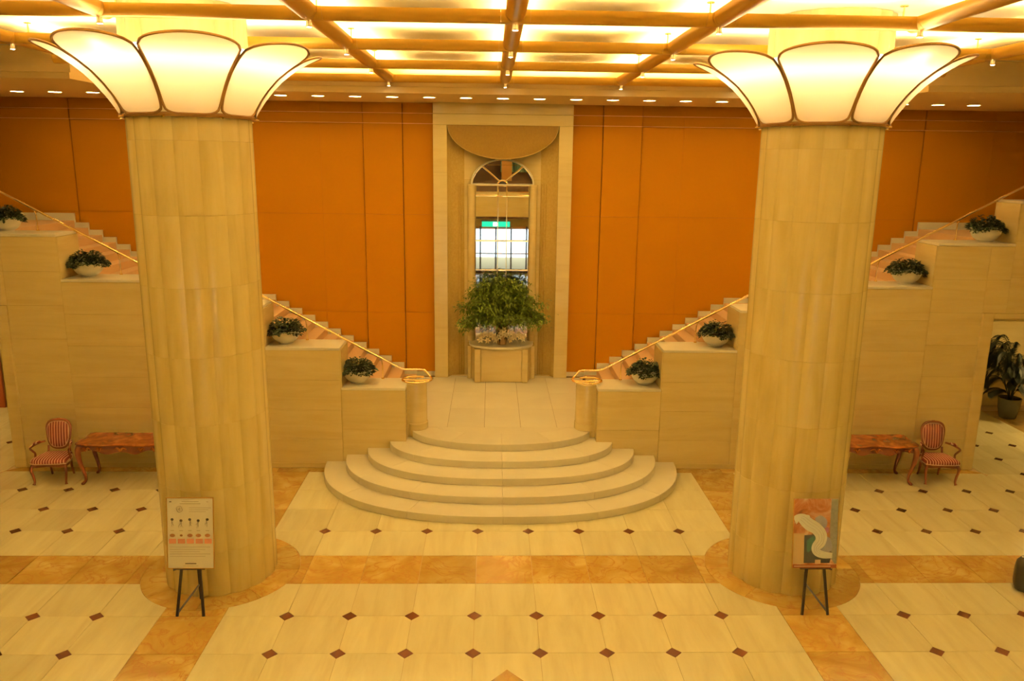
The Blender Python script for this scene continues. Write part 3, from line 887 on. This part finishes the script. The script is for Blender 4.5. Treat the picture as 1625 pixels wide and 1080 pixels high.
# ------------------------------------------------------------------ leaves
def leaf(mb, base, direc, length, width, mi=0, droop=.25, upv=None):
    d = Vector(direc).normalized()
    s_ = d.cross(Vector((0, 0, 1)) if upv is None else upv)
    if s_.length < 1e-3: s_ = Vector((1, 0, 0))
    s_.normalize(); n_ = s_.cross(d)
    b = Vector(base)
    m1 = b + d * length * .45 + n_ * length * .08; tip = b + d * length - Vector((0, 0, droop * length))
    mb.add([b, m1 + s_ * width / 2, tip, m1 - s_ * width / 2, m1 - n_ * width * .22], [(0, 1, 4), (1, 2, 4), (2, 3, 4), (3, 0, 4)], mi)

# planters
def make_planter(seed):
    rnd = random.Random(seed)
    root = thing('ivy_planter', (0, 0, 0), 'white bowl of dark ivy', 'planter', 'white ivy bowls on the stair ledges')
    pr = [(0, 0), (.13, 0), (.14, .012), (.13, .02)] + [(.265 * math.sin(R(28 + 62 * i / 10)), .235 - .215 * math.cos(R(28 + 62 * i / 10)) * 1.13) for i in range(11)] + [(.272, .245), (.262, .252), (.25, .235), (0, .20)]
    MB().lathe(pr, 40).build('bowl', 'bowl_white', root, smooth=50)
    MB().lathe([(0, .215), (.25, .215)], 24).build('soil', 'soil', root)
    mb = MB()
    for k in range(900):
        a = rnd.uniform(0, 2 * PI); rr = .31 * math.sqrt(rnd.random()); e = rnd.uniform(-.1, 1.1)
        ph = rnd.random()
        h = .24 + (.22 * (1 - (rr / .36) ** 2)) * (.15 + .85 * rnd.random()) + .03 * math.sin(3 * a + seed)
        if rr > .25: h -= .05 * rnd.random() + .02
        d = (math.cos(a) * math.cos(e), math.sin(a) * math.cos(e), math.sin(e) * .8)
        leaf(mb, (rr * math.cos(a), rr * math.sin(a), h), d, rnd.uniform(.05, .085), rnd.uniform(.04, .06), 0, .3)
    for k in range(7):
        a = rnd.uniform(0, 2 * PI); L = rnd.uniform(.03, .08)
        p0 = Vector((.25 * math.cos(a), .25 * math.sin(a), .26)); p1 = p0 + Vector((math.cos(a) * .08, math.sin(a) * .08, .02)); p2 = p1 + Vector((math.cos(a) * .03, math.sin(a) * .03, -L))
        mb.tube([p0, p1, p2], .004, 4)
        for q in range(6):
            t = q / 5; b_ = p1.lerp(p2, t)
            leaf(mb, b_, (math.cos(a + rnd.uniform(-1.5, 1.5)), math.sin(a + rnd.uniform(-1.5, 1.5)), -.2), .06, .05, 0, .3)
    f = mb.build('ivy', 'leaf_dark', root, fix=False); tag(f, kind='stuff')
    return root
LV = ['lowest', 'second lowest', 'third', 'highest']
for s, sd in ((-1, 'left'), (1, 'right')):
    for i, (x, z) in enumerate(((2.74, 1.575), (4.06, 2.335), (7.58, 3.56), (8.98, 4.36))):
        p = make_planter(11 + i * 3 + s)
        p.location = (s * x, 6.24, z + .001); p.rotation_euler = (0, 0, i * 1.3 + s)
        p['label'] = 'white bowl of dark ivy on the %s ledge of the %s staircase wall' % (LV[i], sd)

# ------------------------------------------------------------------ flower arrangement
vase = thing('flower_arrangement', (AX + .015, 9.82, 1.521), 'large leafy green arrangement with white lilies in a beige vase before the mirror', 'plant')
MB().lathe([(0, 0), (.10, 0), (.105, .02), (.125, .20), (.155, .37), (.165, .38), (.15, .375), (.11, .2), (0, .18)], 28).build('vase', 'terracotta', vase, smooth=50)
rnd = random.Random(5)
fo = MB(); tw = MB()
for k in range(84):
    a = rnd.uniform(0, 2 * PI); e = R(6) + R(80) * rnd.random() ** 1.25; L = rnd.uniform(.82, 1.14)
    tipx = math.cos(a) * math.cos(e) * L * 1.06; tipy = math.sin(a) * math.cos(e) * L * .36 - .18; tipz = .50 + math.sin(e) * L * .96 - (.16 if e < R(22) else 0)
    tip = Vector((tipx, tipy, tipz))
    b0 = Vector((0, 0, .36))
    mid = b0.lerp(tip, .55) + Vector((0, 0, .22))
    path = interp([b0, mid, tip], 5)
    tw.tube(path, .006, 4)
    for q in range(3, len(path)):
        for r_ in range(16):
            c = Vector(path[q]) + Vector((rnd.gauss(0, .075), rnd.gauss(0, .06), rnd.gauss(0, .06)))
            if c.y > .18: c.y = .18
            d = (rnd.uniform(-1, 1), rnd.uniform(-1, .6), rnd.uniform(-.5, .5))
            leaf(fo, c, d, rnd.uniform(.08, .14), rnd.uniform(.035, .055), 0, .25)
tag(fo.build('foliage', 'leaf_green', vase, fix=False), kind='stuff')
tw.build('branches', 'twig', vase)
dk = MB()
for k in range(70):
    a = rnd.uniform(-PI, 0); rr = rnd.uniform(.15, .52)
    leaf(dk, (rr * math.cos(a) * 1.0, rr * math.sin(a) * .45 - .02, .42 - rnd.uniform(0, .20)), (math.cos(a) + rnd.uniform(-.4, .4), -.3, rnd.uniform(-.8, .1)), rnd.uniform(.10, .16), .035, 0, .35)
tag(dk.build('dark_leaves', 'leaf_dark', vase, fix=False), kind='stuff')
lil = MB()
for k in range(6):
    a = k * PI / 3
    leaf(lil, (.008 * math.cos(a), .008 * math.sin(a), 0), (math.cos(a), math.sin(a), .7), .105, .045, 0, .22)
lil.tube([(0, 0, -.05), (0, 0, .07)], .006, 5)
lil_me = lil.mesh('lily', 'lily_white', fix=False)
for k in range(22):
    x = -.50 + k * .0475 + rnd.uniform(-.02, .02)
    place('lily', lil_me, vase, (x, -.24 - rnd.uniform(0, .10), .40 - rnd.uniform(.0, .22) - abs(x) * .12), rot=(R(75 + rnd.uniform(-25, 20)), 0, rnd.uniform(-.7, .7)))
place('lily', lil_me, vase, (.03, -.22, 1.40), rot=(R(60), 0, .3))
place('lily', lil_me, vase, (-.02, -.20, 1.30), rot=(R(80), 0, -.3))

# ------------------------------------------------------------------ armchairs
def make_chair():
    c = thing('armchair', (0, 0, 0), 'armchair', 'armchair', 'striped armchairs')
    # seat outline (front towards -y)
    def seat_o(k=1.0):
        return [(x * k, y * k) for x, y in ((-.30, -.24), (-.20, -.275), (0, -.285), (.20, -.275), (.30, -.24), (.305, -.10), (.26, .12), (.22, .21), (0, .23), (-.22, .21), (-.26, .12), (-.305, -.10))]
    mb = MB(); o1 = seat_o(); n = len(o1)
    lev = [(1.0, .385), (1.02, .42), (.98, .455), (.80, .475), (.4, .485)]
    vs = [(x * k, y * k, z) for k, z in lev for x, y in o1]
    fs = [(j * n + i, j * n + (i + 1) % n, (j + 1) * n + (i + 1) % n, (j + 1) * n + i) for j in range(len(lev) - 1) for i in range(n)]
    fs.append(tuple((len(lev) - 1) * n + i for i in range(n)))
    mb.add(vs, fs); s_ = mb.build('seat', 'stripe_cloth', c, smooth=60)
    MB().tube([(x * 1.015, y * 1.015, .392) for x, y in o1], .009, 6, closed=True).build('piping', 'piping_cream', s_, smooth=True)
    sr = MB()
    pts = []
    rail = seat_o(1.0)
    sr.add([(x, y, .385) for x, y in rail] + [(x * .97, y * .97, .325 + (.02 if abs(x) < .1 and y < 0 else 0)) for x, y in rail],
           [(i, (i + 1) % n, (i + 1) % n + n, i + n) for i in range(n)] + [tuple(range(n)), tuple(range(n, 2 * n))[::-1]])
    sr.build('seat_rail', 'wood_dark', c)
    for sx_ in (-1, 1):
        MB().tube(interp([(sx_ * .27, -.225, .37), (sx_ * .295, -.25, .28), (sx_ * .275, -.235, .14), (sx_ * .265, -.235, .05), (sx_ * .275, -.255, .0)], 5),
                  [.032 - .012 * min(1, i / 14) + (.008 if i > 18 else 0) for i in range(21)], 8).build('leg', 'wood_dark', c, smooth=True)
        MB().tube(interp([(sx_ * .19, .19, .37), (sx_ * .185, .205, .22), (sx_ * .185, .235, .09), (sx_ * .19, .26, .0)], 5), [.026 - .0006 * i for i in range(16)], 8).build('leg', 'wood_dark', c, smooth=True)
        arm = interp([(sx_ * .225, .205, .66), (sx_ * .285, .08, .665), (sx_ * .325, -.06, .655), (sx_ * .335, -.12, .635), (sx_ * .315, -.115, .60), (sx_ * .29, -.06, .52), (sx_ * .30, -.05, .44), (sx_ * .295, -.06, .39)], 4)
        ao = MB().tube(arm, .019, 8).build('arm', 'wood_dark', c, smooth=True)
        MB().tube([(sx_ * .268, .11, .685), (sx_ * .30, .02, .69), (sx_ * .318, -.04, .682)], [.018, .026, .018], 8).build('arm_pad', 'stripe_cloth', ao, smooth=True)
    # back: waisted oval, leaning
    def bk(t, k):
        a = 2 * PI * t
        ex = 3.0
        x = .192 * k * math.copysign(abs(math.cos(a)) ** (2 / ex), math.cos(a)); z = .25 * k * math.copysign(abs(math.sin(a)) ** (2 / ex), math.sin(a))
        x *= 1 + .15 * (z / .25)
        return (x, .225 + (z + .24) * .17, .775 + z)
    N = 40
    mb = MB()
    front = [(Vector(bk(i / N, k)) + Vector((0, -d, 0))) for k, d in ((.94, .012), (.90, .032), (.6, .045), (.25, .05)) for i in range(N)]
    fs = [(j * N + i, j * N + (i + 1) % N, (j + 1) * N + (i + 1) % N, (j + 1) * N + i) for j in range(3) for i in range(N)]
    fs.append(tuple(3 * N + i for i in range(N)))
    backv = [Vector(bk(i / N, .94)) + Vector((0, .02, 0)) for i in range(N)]
    k0 = len(front)
    fs += [(i, (i + 1) % N, k0 + (i + 1) % N, k0 + i) for i in range(N)] + [tuple(k0 + i for i in range(N))]
    mb.add(front + backv, fs)
    b_ = mb.build('backrest', 'stripe_cloth', c, smooth=60)
    MB().tube([Vector(bk(i / N, .935)) + Vector((0, -.02, 0)) for i in range(N)], .008, 6, closed=True).build('piping', 'piping_cream', b_, smooth=True)
    MB().tube([bk(i / N, 1.03) for i in range(N)], .022, 8, closed=True).build('back_frame', 'wood_dark', c, smooth=True)
    MB().tube([(-.05, .31, 1.02), (-.02, .31, 1.045), (.02, .31, 1.045), (.05, .31, 1.02)], [.012, .018, .018, .012], 8).build('crest', 'wood_dark', c, smooth=True)
    for sx_ in (-1, 1): MB().tube([(sx_ * .195, .205, .38), (sx_ * .185, .215, .48), (sx_ * .18, .228, .57)], .02, 8).build('back_post', 'wood_dark', c, smooth=True)
    return c
ch = make_chair(); ch.location = (-8.05, 5.27, 0); ch.rotation_euler = (0, 0, R(4))
ch['label'] = 'red and cream striped carved armchair beside the table at the left doorway'
c2_ = copy_tree(ch); c2_.location = (8.10, 5.34, 0); c2_.rotation_euler = (0, 0, R(-4))
c2_['label'] = 'red and cream striped carved armchair beside the table at the right doorway'

# ------------------------------------------------------------------ carved tables
def make_table():
    t = thing('side_table', (0, 0, 0), 'table', 'table', 'carved side tables')
    HW, HDp = .80, .33
    def outl(k=1.0):
        pts = []
        for i in range(25):
            x = -HW + 2 * HW * i / 24; q = abs(x) / HW
            y = -HDp + .030 * math.cos(q * PI * 2.2) + (.05 if q > .93 else 0)
            pts.append((x * k, y * k))
        pts += [((HW + .01) * k, -.1 * k), ((HW - .02) * k, .12 * k), ((HW) * k, .29 * k)]
        pts += [(-(a - HW) * 1.0 * k if False else x * k, HDp * k * (1 - .04 * math.cos(x * 4))) for x in [HW * .9, HW * .5, 0, -HW * .5, -HW * .9] for a in (0,)]
        pts += [(-(HW) * k, .29 * k), (-(HW - .02) * k, .12 * k), (-(HW + .01) * k, -.1 * k)]
        return pts
    MB().prism(outl(), .735, .77).build('table_top', 'wood_burr', t, bevel=.012)
    ap_ = MB(); n = 48
    vs = []
    for i in range(n + 1):
        x = -.72 + 1.44 * i / n; q = abs(x) / .72
        zb = .60 + .030 * math.cos(q * PI * 3) + .045 * q ** 3 - .03 * math.exp(-(x / .10) ** 2)
        y = -HDp + .055 + .02 * math.cos(q * PI * 2.2)
        vs += [(x, y, .735), (x, y, zb), (x, y + .03, zb), (x, y + .03, .735)]
    ap_.add(vs, [(4 * i + a, 4 * i + (a + 1) % 4, 4 * i + 4 + (a + 1) % 4, 4 * i + 4 + a) for i in range(n) for a in range(4)] + [(0, 1, 2, 3), (4 * n, 4 * n + 1, 4 * n + 2, 4 * n + 3)])
    apo = ap_.build('apron', 'wood_dark', t, smooth=60)
    for x, w_ in ((0, .11), (-.36, .07), (.36, .07), (-.60, .08), (.60, .08)):
        MB().tube(interp([(x - w_, -HDp + .045, .665), (x - w_ * .4, -HDp + .035, .695), (x, -HDp + .03, .645), (x + w_ * .4, -HDp + .035, .695), (x + w_, -HDp + .045, .665)], 4), [.008 + .012 * math.sin(PI * i / 16) for i in range(17)], 7).build('carving', 'wood_burr', apo, smooth=True)
    MB().box(-.70, .70, HDp - .09, HDp - .06, .62, .735).build('rear_apron', 'wood_dark', t)
    for sx_ in (-1, 1):
        MB().box(sx_ * .72 - .015, sx_ * .72 + .015, -HDp + .08, HDp - .06, .62, .735).build('side_apron', 'wood_dark', t)
        for sy in (-1, 1):
            yb = sy * (HDp - .07)
            pth = interp([(sx_ * .72, yb, .73), (sx_ * .755, yb + sy * .012, .60), (sx_ * .735, yb + sy * .006, .40), (sx_ * .685, yb - sy * .012, .20), (sx_ * .675, yb - sy * .012, .08), (sx_ * .715, yb + sy * .01, .02), (sx_ * .735, yb + sy * .02, .0)], 4)
            rad = [.052, .055, .057, .055, .052, .049, .046, .043, .040, .037, .034, .032, .030, .028, .027, .026, .025, .025, .026, .028, .031, .032, .032, .030, .027]
            MB().tube(pth, rad, 10).build('leg', 'wood_dark', t, smooth=True)
    return t
tb = make_table(); tb.location = (-6.74, 5.30, 0); tb['label'] = 'carved wooden side table half hidden behind the left column'
t2 = copy_tree(tb); t2.location = (6.80, 5.35, 0); t2['label'] = 'carved wooden side table half hidden behind the right column'

# ------------------------------------------------------------------ easels and posters
def make_easel(loc, mirror, label):
    e = thing('easel', loc, label, 'easel', 'black display easels')
    q = -1 if mirror else 1
    fl, fr_, rear = (-.165 * q, 0, 0), (.165 * q, 0, 0), (.10 * q, .42, 0)
    top = (0, .26, 1.55)
    MB().bar((-.185 * q, 0, 0), (-.045 * q, .27, 1.44), .032, .022).build('leg', 'black_metal', e)
    MB().bar((.15 * q, 0, 0), (.045 * q, .27, 1.44), .032, .022).build('leg', 'black_metal', e)
    MB().bar((-.03 * q, .42, 0), (0, .31, 1.42), .030, .022).build('rear_leg', 'black_metal', e)
    MB().bar((-.195 * q, .01, .02), (-.028 * q, .40, .22), .026, .018).build('stay', 'black_metal', e)
    lx0, lx1 = (-.185, .16)
    MB().box(-.21, .19, .055, .135, .618, .634).build('ledge', 'black_metal', e)
    MB().bar((-.21 * q, .06, .61), (-.13 * q, .10, .625), .016, .016).build('peg', 'black_metal', e)
    return e
make_easel((-4.00, .80, .0005), False, 'black tripod easel holding the white menu poster by the left column')
make_easel((4.01, .80, .0005), True, 'black tripod easel holding the colourful art poster by the right column')
LEAN = R(-9)
def poster(name, cx, label, cat='poster'):
    p = thing(name, (cx, .06 + .80, .636), label, cat)
    p.rotation_euler = (LEAN, 0, 0)
    return p
W2, H2 = .29, .905
pL = poster('menu_poster', -3.985, 'white framed poster with small drawings and a row of pink boxes on the left easel')
MB().box(-W2, W2, 0, .012, 0, H2).build('board', 'board_white', pL)
for x0, x1, z0, z1 in ((-W2 - .005, W2 + .005, -.005, .005), (-W2 - .005, W2 + .005, H2 - .005, H2 + .005)):
    MB().box(x0, x1, -.004, .014, z0, z1).build('frame_rail', 'gold_trim', pL)
for x in (-W2, W2): MB().box(x - .005, x + .005, -.004, .014, 0, H2).build('frame_rail', 'gold_trim', pL)
def mark(x0, x1, z0, z1, mat, name='printed_mark', par=pL, y=-.0012):
    return MB().box(x0, x1, y, .0, z0, z1).build(name, mat, par)
def fx(px): return -W2 + (px - 150) / 357.0 * 2 * W2
def fz(py): return H2 - (py - 78) / 518.0 * H2
mark(fx(170), fx(187), fz(110), fz(103), 'print_ink')
for a, b_, y in ((265, 395, 105), (250, 410, 120), (455, 470, 106)): mark(fx(a), fx(b_), fz(y + 3), fz(y - 2), 'print_grey', 'text_line')
# wreath emblem
MB().tube([(fx(247) + .036 * math.cos(2 * PI * k / 20) * (1 + .12 * math.sin(5 * k)), -.001, fz(160) + .040 * math.sin(2 * PI * k / 20)) for k in range(20)], .006, 5, closed=True, squash=.3).build('emblem_ring', 'print_ink', pL)
MB().tube([(fx(247) + .010 * math.cos(k), -.001, fz(160) + .004 * k - .016) for k in range(9)], .005, 5, squash=.3).build('emblem_mark', 'print_ink', pL)
for k in range(3): mark(fx(320), fx(490 - 20 * k), fz(152 + 14 * k), fz(149 + 14 * k), 'print_grey', 'text_line')
for k, px in enumerate((190, 258, 325, 390, 460)):
    rn = random.Random(k)
    mb = MB()
    hz = fz(236 if k in (0, 2, 4) else 244)
    mb.lathe([(0, 0), (.015, 0)], 12)
    hd = MB(); hd.add([(fx(px) + .019 * math.cos(2 * PI * i / 14), -.0012, hz + .017 * math.sin(2 * PI * i / 14)) for i in range(14)], [tuple(range(14))])
    hd.build('figure_head', 'print_ink', pL)
    for q in range(4):
        a0 = (fx(px) + rn.uniform(-.015, .015), -.001, hz - .012)
        a1 = (fx(px) + rn.uniform(-.035, .035), -.001, hz - rn.uniform(.05, .10))
        MB().tube([a0, ((a0[0] + a1[0]) / 2 + rn.uniform(-.012, .012), -.001, (a0[2] + a1[2]) / 2), a1], .0045, 5, squash=.3).build('figure_stroke', 'print_ink' if q % 2 else 'print_grey', pL)
    mark(fx(px) - .022, fx(px) + .022, fz(320), fz(315), 'print_grey', 'text_line')
    ds = MB(); rx, rz_ = (.034, .022) if k != 1 else (.018, .014)
    ds.add([(fx(px) + rx * math.cos(2 * PI * i / 16) * (1 + .1 * math.sin(3 * i)), -.0012, fz(353) + rz_ * math.sin(2 * PI * i / 16)) for i in range(16)], [tuple(range(16))])
    ds.build('dish_picture', 'print_food', pL)
for k in range(5):
    a = 163 + 68.5 * k
    mark(fx(a), fx(a + 54), fz(412), fz(378), 'print_red', 'pink_box')
    for q in range(3): mark(fx(a + 6), fx(a + 48), fz(405 - 9 * q), fz(403 - 9 * q), 'print_skin', 'text_line', y=-.0018)
for k in range(5): mark(fx(168), fx(480 - (k % 3) * 40), fz(440 + 17 * k), fz(437 + 17 * k), 'print_grey', 'text_line')
mark(fx(285), fx(370), fz(564), fz(557), 'print_ink', 'logo_line'); mark(fx(270), fx(385), fz(579), fz(576), 'print_grey', 'text_line')

pR = poster('art_poster', 3.985, 'colourful abstract art poster with a painted white sweep of glare on the right easel')
MB().box(-W2, W2, 0, .012, 0, H2).build('board', 'art_ground', pR)
def gx(px): return -W2 + (px - 167) / 352.0 * 2 * W2
def gz(py): return H2 - (py - 84) / 508.0 * H2
def patch(pts, mat, name='colour_patch', d=.0012):
    mb = MB(); q = [(gx(a), gz(b_)) for a, b_ in pts]
    q = [(v.x, v.y) for v in interp([(a, b_, 0) for a, b_ in q + q[:1]], 4)[:-1]] if name == 'colour_patch' else q
    mb.add([(x, -d, z) for x, z in q], [tuple(range(len(q)))]); return mb.build(name, mat, pR)
patch([(462, 84), (518, 84), (518, 560), (500, 560), (470, 520), (455, 300)], 'art_grey', 'grey_margin', .0010)
patch([(256, 350), (340, 345), (440, 440), (480, 480), (460, 555), (256, 555)], 'art_dark', 'dark_field', .0011)
patch([(168, 335), (256, 340), (256, 562), (168, 562)], 'art_beige', 'beige_panel', .0013)
patch([(275, 390), (330, 355), (345, 400), (310, 460), (280, 470)], 'art_teal', d=.0014)
patch([(335, 225), (380, 205), (430, 240), (425, 290), (390, 300), (350, 265)], 'art_blue', d=.0014)
patch([(400, 360), (455, 370), (480, 440), (450, 475), (395, 470), (375, 430)], 'art_blue', d=.0015)
patch([(415, 300), (440, 290), (448, 320), (430, 335)], 'art_purple', d=.0015)
sw = [(168, 250, 30), (200, 222, 26), (240, 232, 40), (290, 270, 46), (345, 300, 44), (385, 345, 46), (385, 395, 44), (350, 440, 36), (360, 475, 30), (410, 495, 26), (480, 500, 20)]
L1 = []; L2 = []
cc = interp([(a, b_, c) for a, b_, c in sw], 5)
for i, p in enumerate(cc):
    q = cc[min(i + 1, len(cc) - 1)]; o2 = cc[max(i - 1, 0)]
    t = Vector((q.x - o2.x, q.y - o2.y)).normalized(); nn = Vector((-t.y, t.x))
    L1.append((p.x + nn.x * p.z, p.y + nn.y * p.z)); L2.append((p.x - nn.x * p.z, p.y - nn.y * p.z))
def cl(p): return (min(max(p[0], 168), 517), min(max(p[1], 86), 560))
swm = MB(); n = len(L1)
swm.add([(gx(cl(p)[0]), -.0018, gz(cl(p)[1])) for p in L1] + [(gx(cl(p)[0]), -.0018, gz(cl(p)[1])) for p in L2], [(i, i + 1, n + i + 1, n + i) for i in range(n - 1)])
swm.build('glare_sweep', 'glare_white', pR)  # glare across the poster, painted as a white band
for off in (-.35, .1, .5):
    MB().tube([(gx(a[0] * (1 - (off + 1) / 2) + b_[0] * (off + 1) / 2), -.0022, gz(a[1] * (1 - (off + 1) / 2) + b_[1] * (off + 1) / 2)) for a, b_ in list(zip(L1, L2))[8:44]], .003, 5, squash=.3).build('glare_sweep_line', 'art_blue', pR)
patch([(190, 215), (235, 200), (290, 205), (288, 235), (240, 215), (200, 235)], 'glare_white', d=.0017)
patch([(345, 530), (390, 530), (390, 560), (345, 560)], 'print_skin', 'light_block', .0019)
MB().box(-W2, W2, -.0022, 0, 0, gz(566)).build('caption_strip', 'wood_dark', pR)
MB().box(gx(180), gx(470), -.0028, -.0022, gz(581), gz(576)).build('text_line', 'print_grey', pR)
for x in (-W2, W2): MB().box(x - .004, x + .004, -.004, .014, 0, H2).build('frame_rail', 'gold_trim', pR)

# ------------------------------------------------------------------ potted palm in the right passage
palm = thing('potted_palm', (11.92, 9.12, 0.001), 'dark palm in a glazed grey pot beyond the right doorway', 'plant')
palm.scale = (.9, .9, .95)
MB().lathe([(0, 0), (.19, 0), (.20, .02), (.255, .25), (.27, .45), (.275, .50), (.255, .50), (.245, .44), (0, .44)], 32).build('pot', 'pot_grey', palm, smooth=50)
MB().lathe([(0, .455), (.25, .455)], 20).build('soil', 'soil', palm)
rn = random.Random(3)
for k in range(4):
    a = k * 1.6; MB().tube([(.05 * math.cos(a), .05 * math.sin(a), .44), (.08 * math.cos(a), .08 * math.sin(a), .95)], [.028, .018], 7).build('stem', 'leaf_palm', palm)
for k in range(46):
    a = k * 2.399; up_ = rn.uniform(.25, 1.45); L = rn.uniform(.50, .85)
    b0 = Vector((.06 * math.cos(a), .06 * math.sin(a), rn.uniform(.55, 1.05)))
    d = Vector((math.cos(a), math.sin(a), 0))
    p = interp([b0, b0 + d * L * .35 + Vector((0, 0, up_ * .55)), b0 + d * L * .72 + Vector((0, 0, up_ * .62)), b0 + d * L + Vector((0, 0, up_ * .40))], 12)
    mb = MB(); mb.tube(p, .007, 5)
    sd_ = Vector((-d.y, d.x, 0))
    for q in range(7, len(p)):
        for s in (-1, 1):
            tdir = (p[q] - p[q - 1]).normalized() * .9 + sd_ * s * .9 + Vector((0, 0, -.25))
            leaf(mb, p[q], tdir, .28 * math.sin(PI * (q - 2) / (len(p) + .5)) + .05, .026, 0, .4)
    mb.build('frond', 'leaf_palm', palm, fix=False)

# black bag at the right edge
bag = thing('black_bag', (7.43, 1.36, .001), 'black leather bag standing on the brown band at the right edge', 'bag', rz=R(-28))
bd = MB(); n = 28
lev = [(.86, .0), (.97, .02), (1.0, .08), (1.0, .26), (.96, .36), (.84, .42), (.5, .445)]
vs = []
for k, z in lev:
    for i in range(n):
        a = 2 * PI * i / n; c, s_ = math.cos(a), math.sin(a)
        vs.append((.36 * k * math.copysign(abs(c) ** .5, c), .20 * k * math.copysign(abs(s_) ** .5, s_), z))
fs = [(j * n + i, j * n + (i + 1) % n, (j + 1) * n + (i + 1) % n, (j + 1) * n + i) for j in range(len(lev) - 1) for i in range(n)] + [tuple(range(n))[::-1], tuple((len(lev) - 1) * n + i for i in range(n))]
bd.add(vs, fs); bd.build('body', 'black_leather', bag, smooth=60)
for y in (-.09, .09): MB().tube(interp([(-.14, y, .43), (-.12, y, .54), (0, y * .6, .60), (.12, y, .54), (.14, y, .43)], 5), .011, 8).build('handle', 'black_leather', bag, smooth=True)
MB().tube([(-.30, 0, .452), (.30, 0, .452)], .006, 6).build('zip', 'chrome', bag)
for x in (-.14, .14):
    for y in (-.19, .19): MB().lathe([(0, .30), (.012, .30), (.012, .31), (0, .312)], 10, x, y * .95).build('stud', 'chrome', bag)

# ------------------------------------------------------------------ passages behind the doorways
for s, nm in ((-1, 'wall_passage_left'), (1, 'wall_passage_right')):
    pw = MB()
    pw.box(*sorted((s * 8.6, s * 13.4)), 10.04, 10.10, 0, 3.05)
    pw.box(*sorted((s * 13.3, s * 13.4)), 5.9, 10.04, 0, 3.05)
    pw.box(*sorted((s * 8.6, s * 8.7)), YL + .05, 10.04, 0, 3.05)
    tag(pw.build(nm, 'wall_marble'), 'cream marble wall of the passage beyond the doorway', kind='structure')
    # fill lamp added in the passage ceiling to brighten the passage
    ld = thing('passage_fill', (s * 12.2, 7.6, 3.049), 'added round fill light in the %s passage' % ('left' if s < 0 else 'right'), 'ceiling light', 'passage fill lights')
    MB().lathe([(.19, 0), (.215, -.012), (.215, 0)], 28).build('trim_ring', 'white_paint', ld, smooth=True)  # ring of the added fill light
    MB().lathe([(0, -.004), (.19, -.004)], 28).build('lamp_disc', 'passage_fill_glow', ld)  # glowing disc of the added fill light
dr = MB().box(-12.9, -11.46, 9.50, 9.56, .002, 2.9).build('door_1', 'wood_door'); tag(dr, 'red brown wooden door leaf in the left passage', kind='structure')
for x0, x1 in ((-12.75, -12.25), (-12.11, -11.61)):
    for z0, z1 in ((.2, 1.2), (1.35, 2.7)): MB().box(x0, x1, 9.485, 9.50, z0, z1).build('door_panel', 'wood_door', dr, bevel=.006)

# ------------------------------------------------------------------ the rest of the lobby (behind the viewer, seen in the mirror)
for s, nm in ((-1, 'wall_side_left'), (1, 'wall_side_right')):
    wl = MB().box(*sorted((s * 13.4, s * 13.6)), -13, 10.4, 0, ZC).build(nm, 'wall_marble'); tag(wl, 'cream marble side wall of the lobby', kind='structure')
wf = MB()
wf.box(-13.5, -3.2, -12.75, -12.6, 0, 3.3).box(3.2, 13.5, -12.75, -12.6, 0, 3.3).box(-3.2, 3.2, -12.75, -12.6, 2.45, 3.3)
wf.box(-13.5, 13.5, -12.95, -12.8, 3.3, ZC)
wfo = wf.build('wall_front', 'wall_marble'); tag(wfo, 'entrance wall of the lobby behind the viewer', kind='structure')
gal = MB().box(-13.5, 13.5, -12.8, -8.75, 3.28, 3.92).build('floor_gallery', 'soffit_paint'); tag(gal, 'gallery floor above the entrance', kind='structure')
MB().box(-13.5, 13.5, -8.75, -8.66, 3.20, 4.32).build('parapet', 'wall_marble', gal)
MB().box(-13.5, 13.5, -8.66, -8.655, 3.10, 3.20).build('ornament_band', 'gallery_dark', gal)
MB().box(-13.5, 13.5, -8.79, -8.66, 4.32, 4.36).build('parapet_cap', 'brass', gal)
MB().box(-13.5, 13.5, -8.73, -8.70, 4.36, 4.85).build('parapet_screen', 'gallery_dark', gal)
MB().box(-13.5, 13.5, -12.78, -12.70, 3.93, 6.6).build('gallery_panelling', 'gallery_dark', gal)
for k in range(9):
    MB().tube([(.3 + .16 * k, -12.55 + .03 * (k % 2), 5.2), (.3 + .16 * k, -12.55 + .03 * (k % 2), ZC - .1)], .09, 8).build('curtain_fold', 'curtain_teal', gal)
MB().box(.25, .75, -11.2, -10.8, 3.93, ZC - .01).build('gallery_post', 'gold_trim', gal)
dg = MB().box(-3.2, 3.2, -12.70, -12.66, 2.30, 2.45).build('door_2', 'gold_trim'); tag(dg, 'glazed entrance doors behind the viewer', kind='structure')
for k in range(9):
    x = -3.2 + .8 * k; MB().box(x - .04, x + .04, -12.70, -12.64, .0, 2.45).build('stile', 'gallery_dark', dg)
MB().box(-3.2, 3.2, -12.70, -12.64, 1.0, 1.06).build('push_bar', 'gold_trim', dg)
MB().box(-3.2, 3.2, -12.70, -12.64, .0, .12).build('bottom_rail', 'gallery_dark', dg)
for k in range(8): MB().box(-3.16 + .8 * k, -2.44 + .8 * k, -12.685, -12.675, .12, 2.3).build('pane', 'clear_glass', dg)
MB().box(-9, 9, -20, -12.8, -.2, -.02).build('forecourt', 'soffit_paint', dg)
sky_ = MB().box(-14, 14, -20.2, -20, -.2, 7).build('window_1', 'daylight'); tag(sky_, 'bright daylight outside the entrance', kind='structure')
ex = thing('exit_sign', (.0, -12.55, 2.55), 'green illuminated exit sign above the entrance doors, seen in the mirror', 'sign')
MB().box(-.75, .75, -.05, .03, -.15, .17).build('case', 'white_paint', ex)
MB().box(-.72, .72, .03, .036, -.12, .14).build('green_face', 'exit_green', ex)
MB().box(-.14, .10, .036, .04, -.09, .11).build('pictogram', 'exit_white', ex)
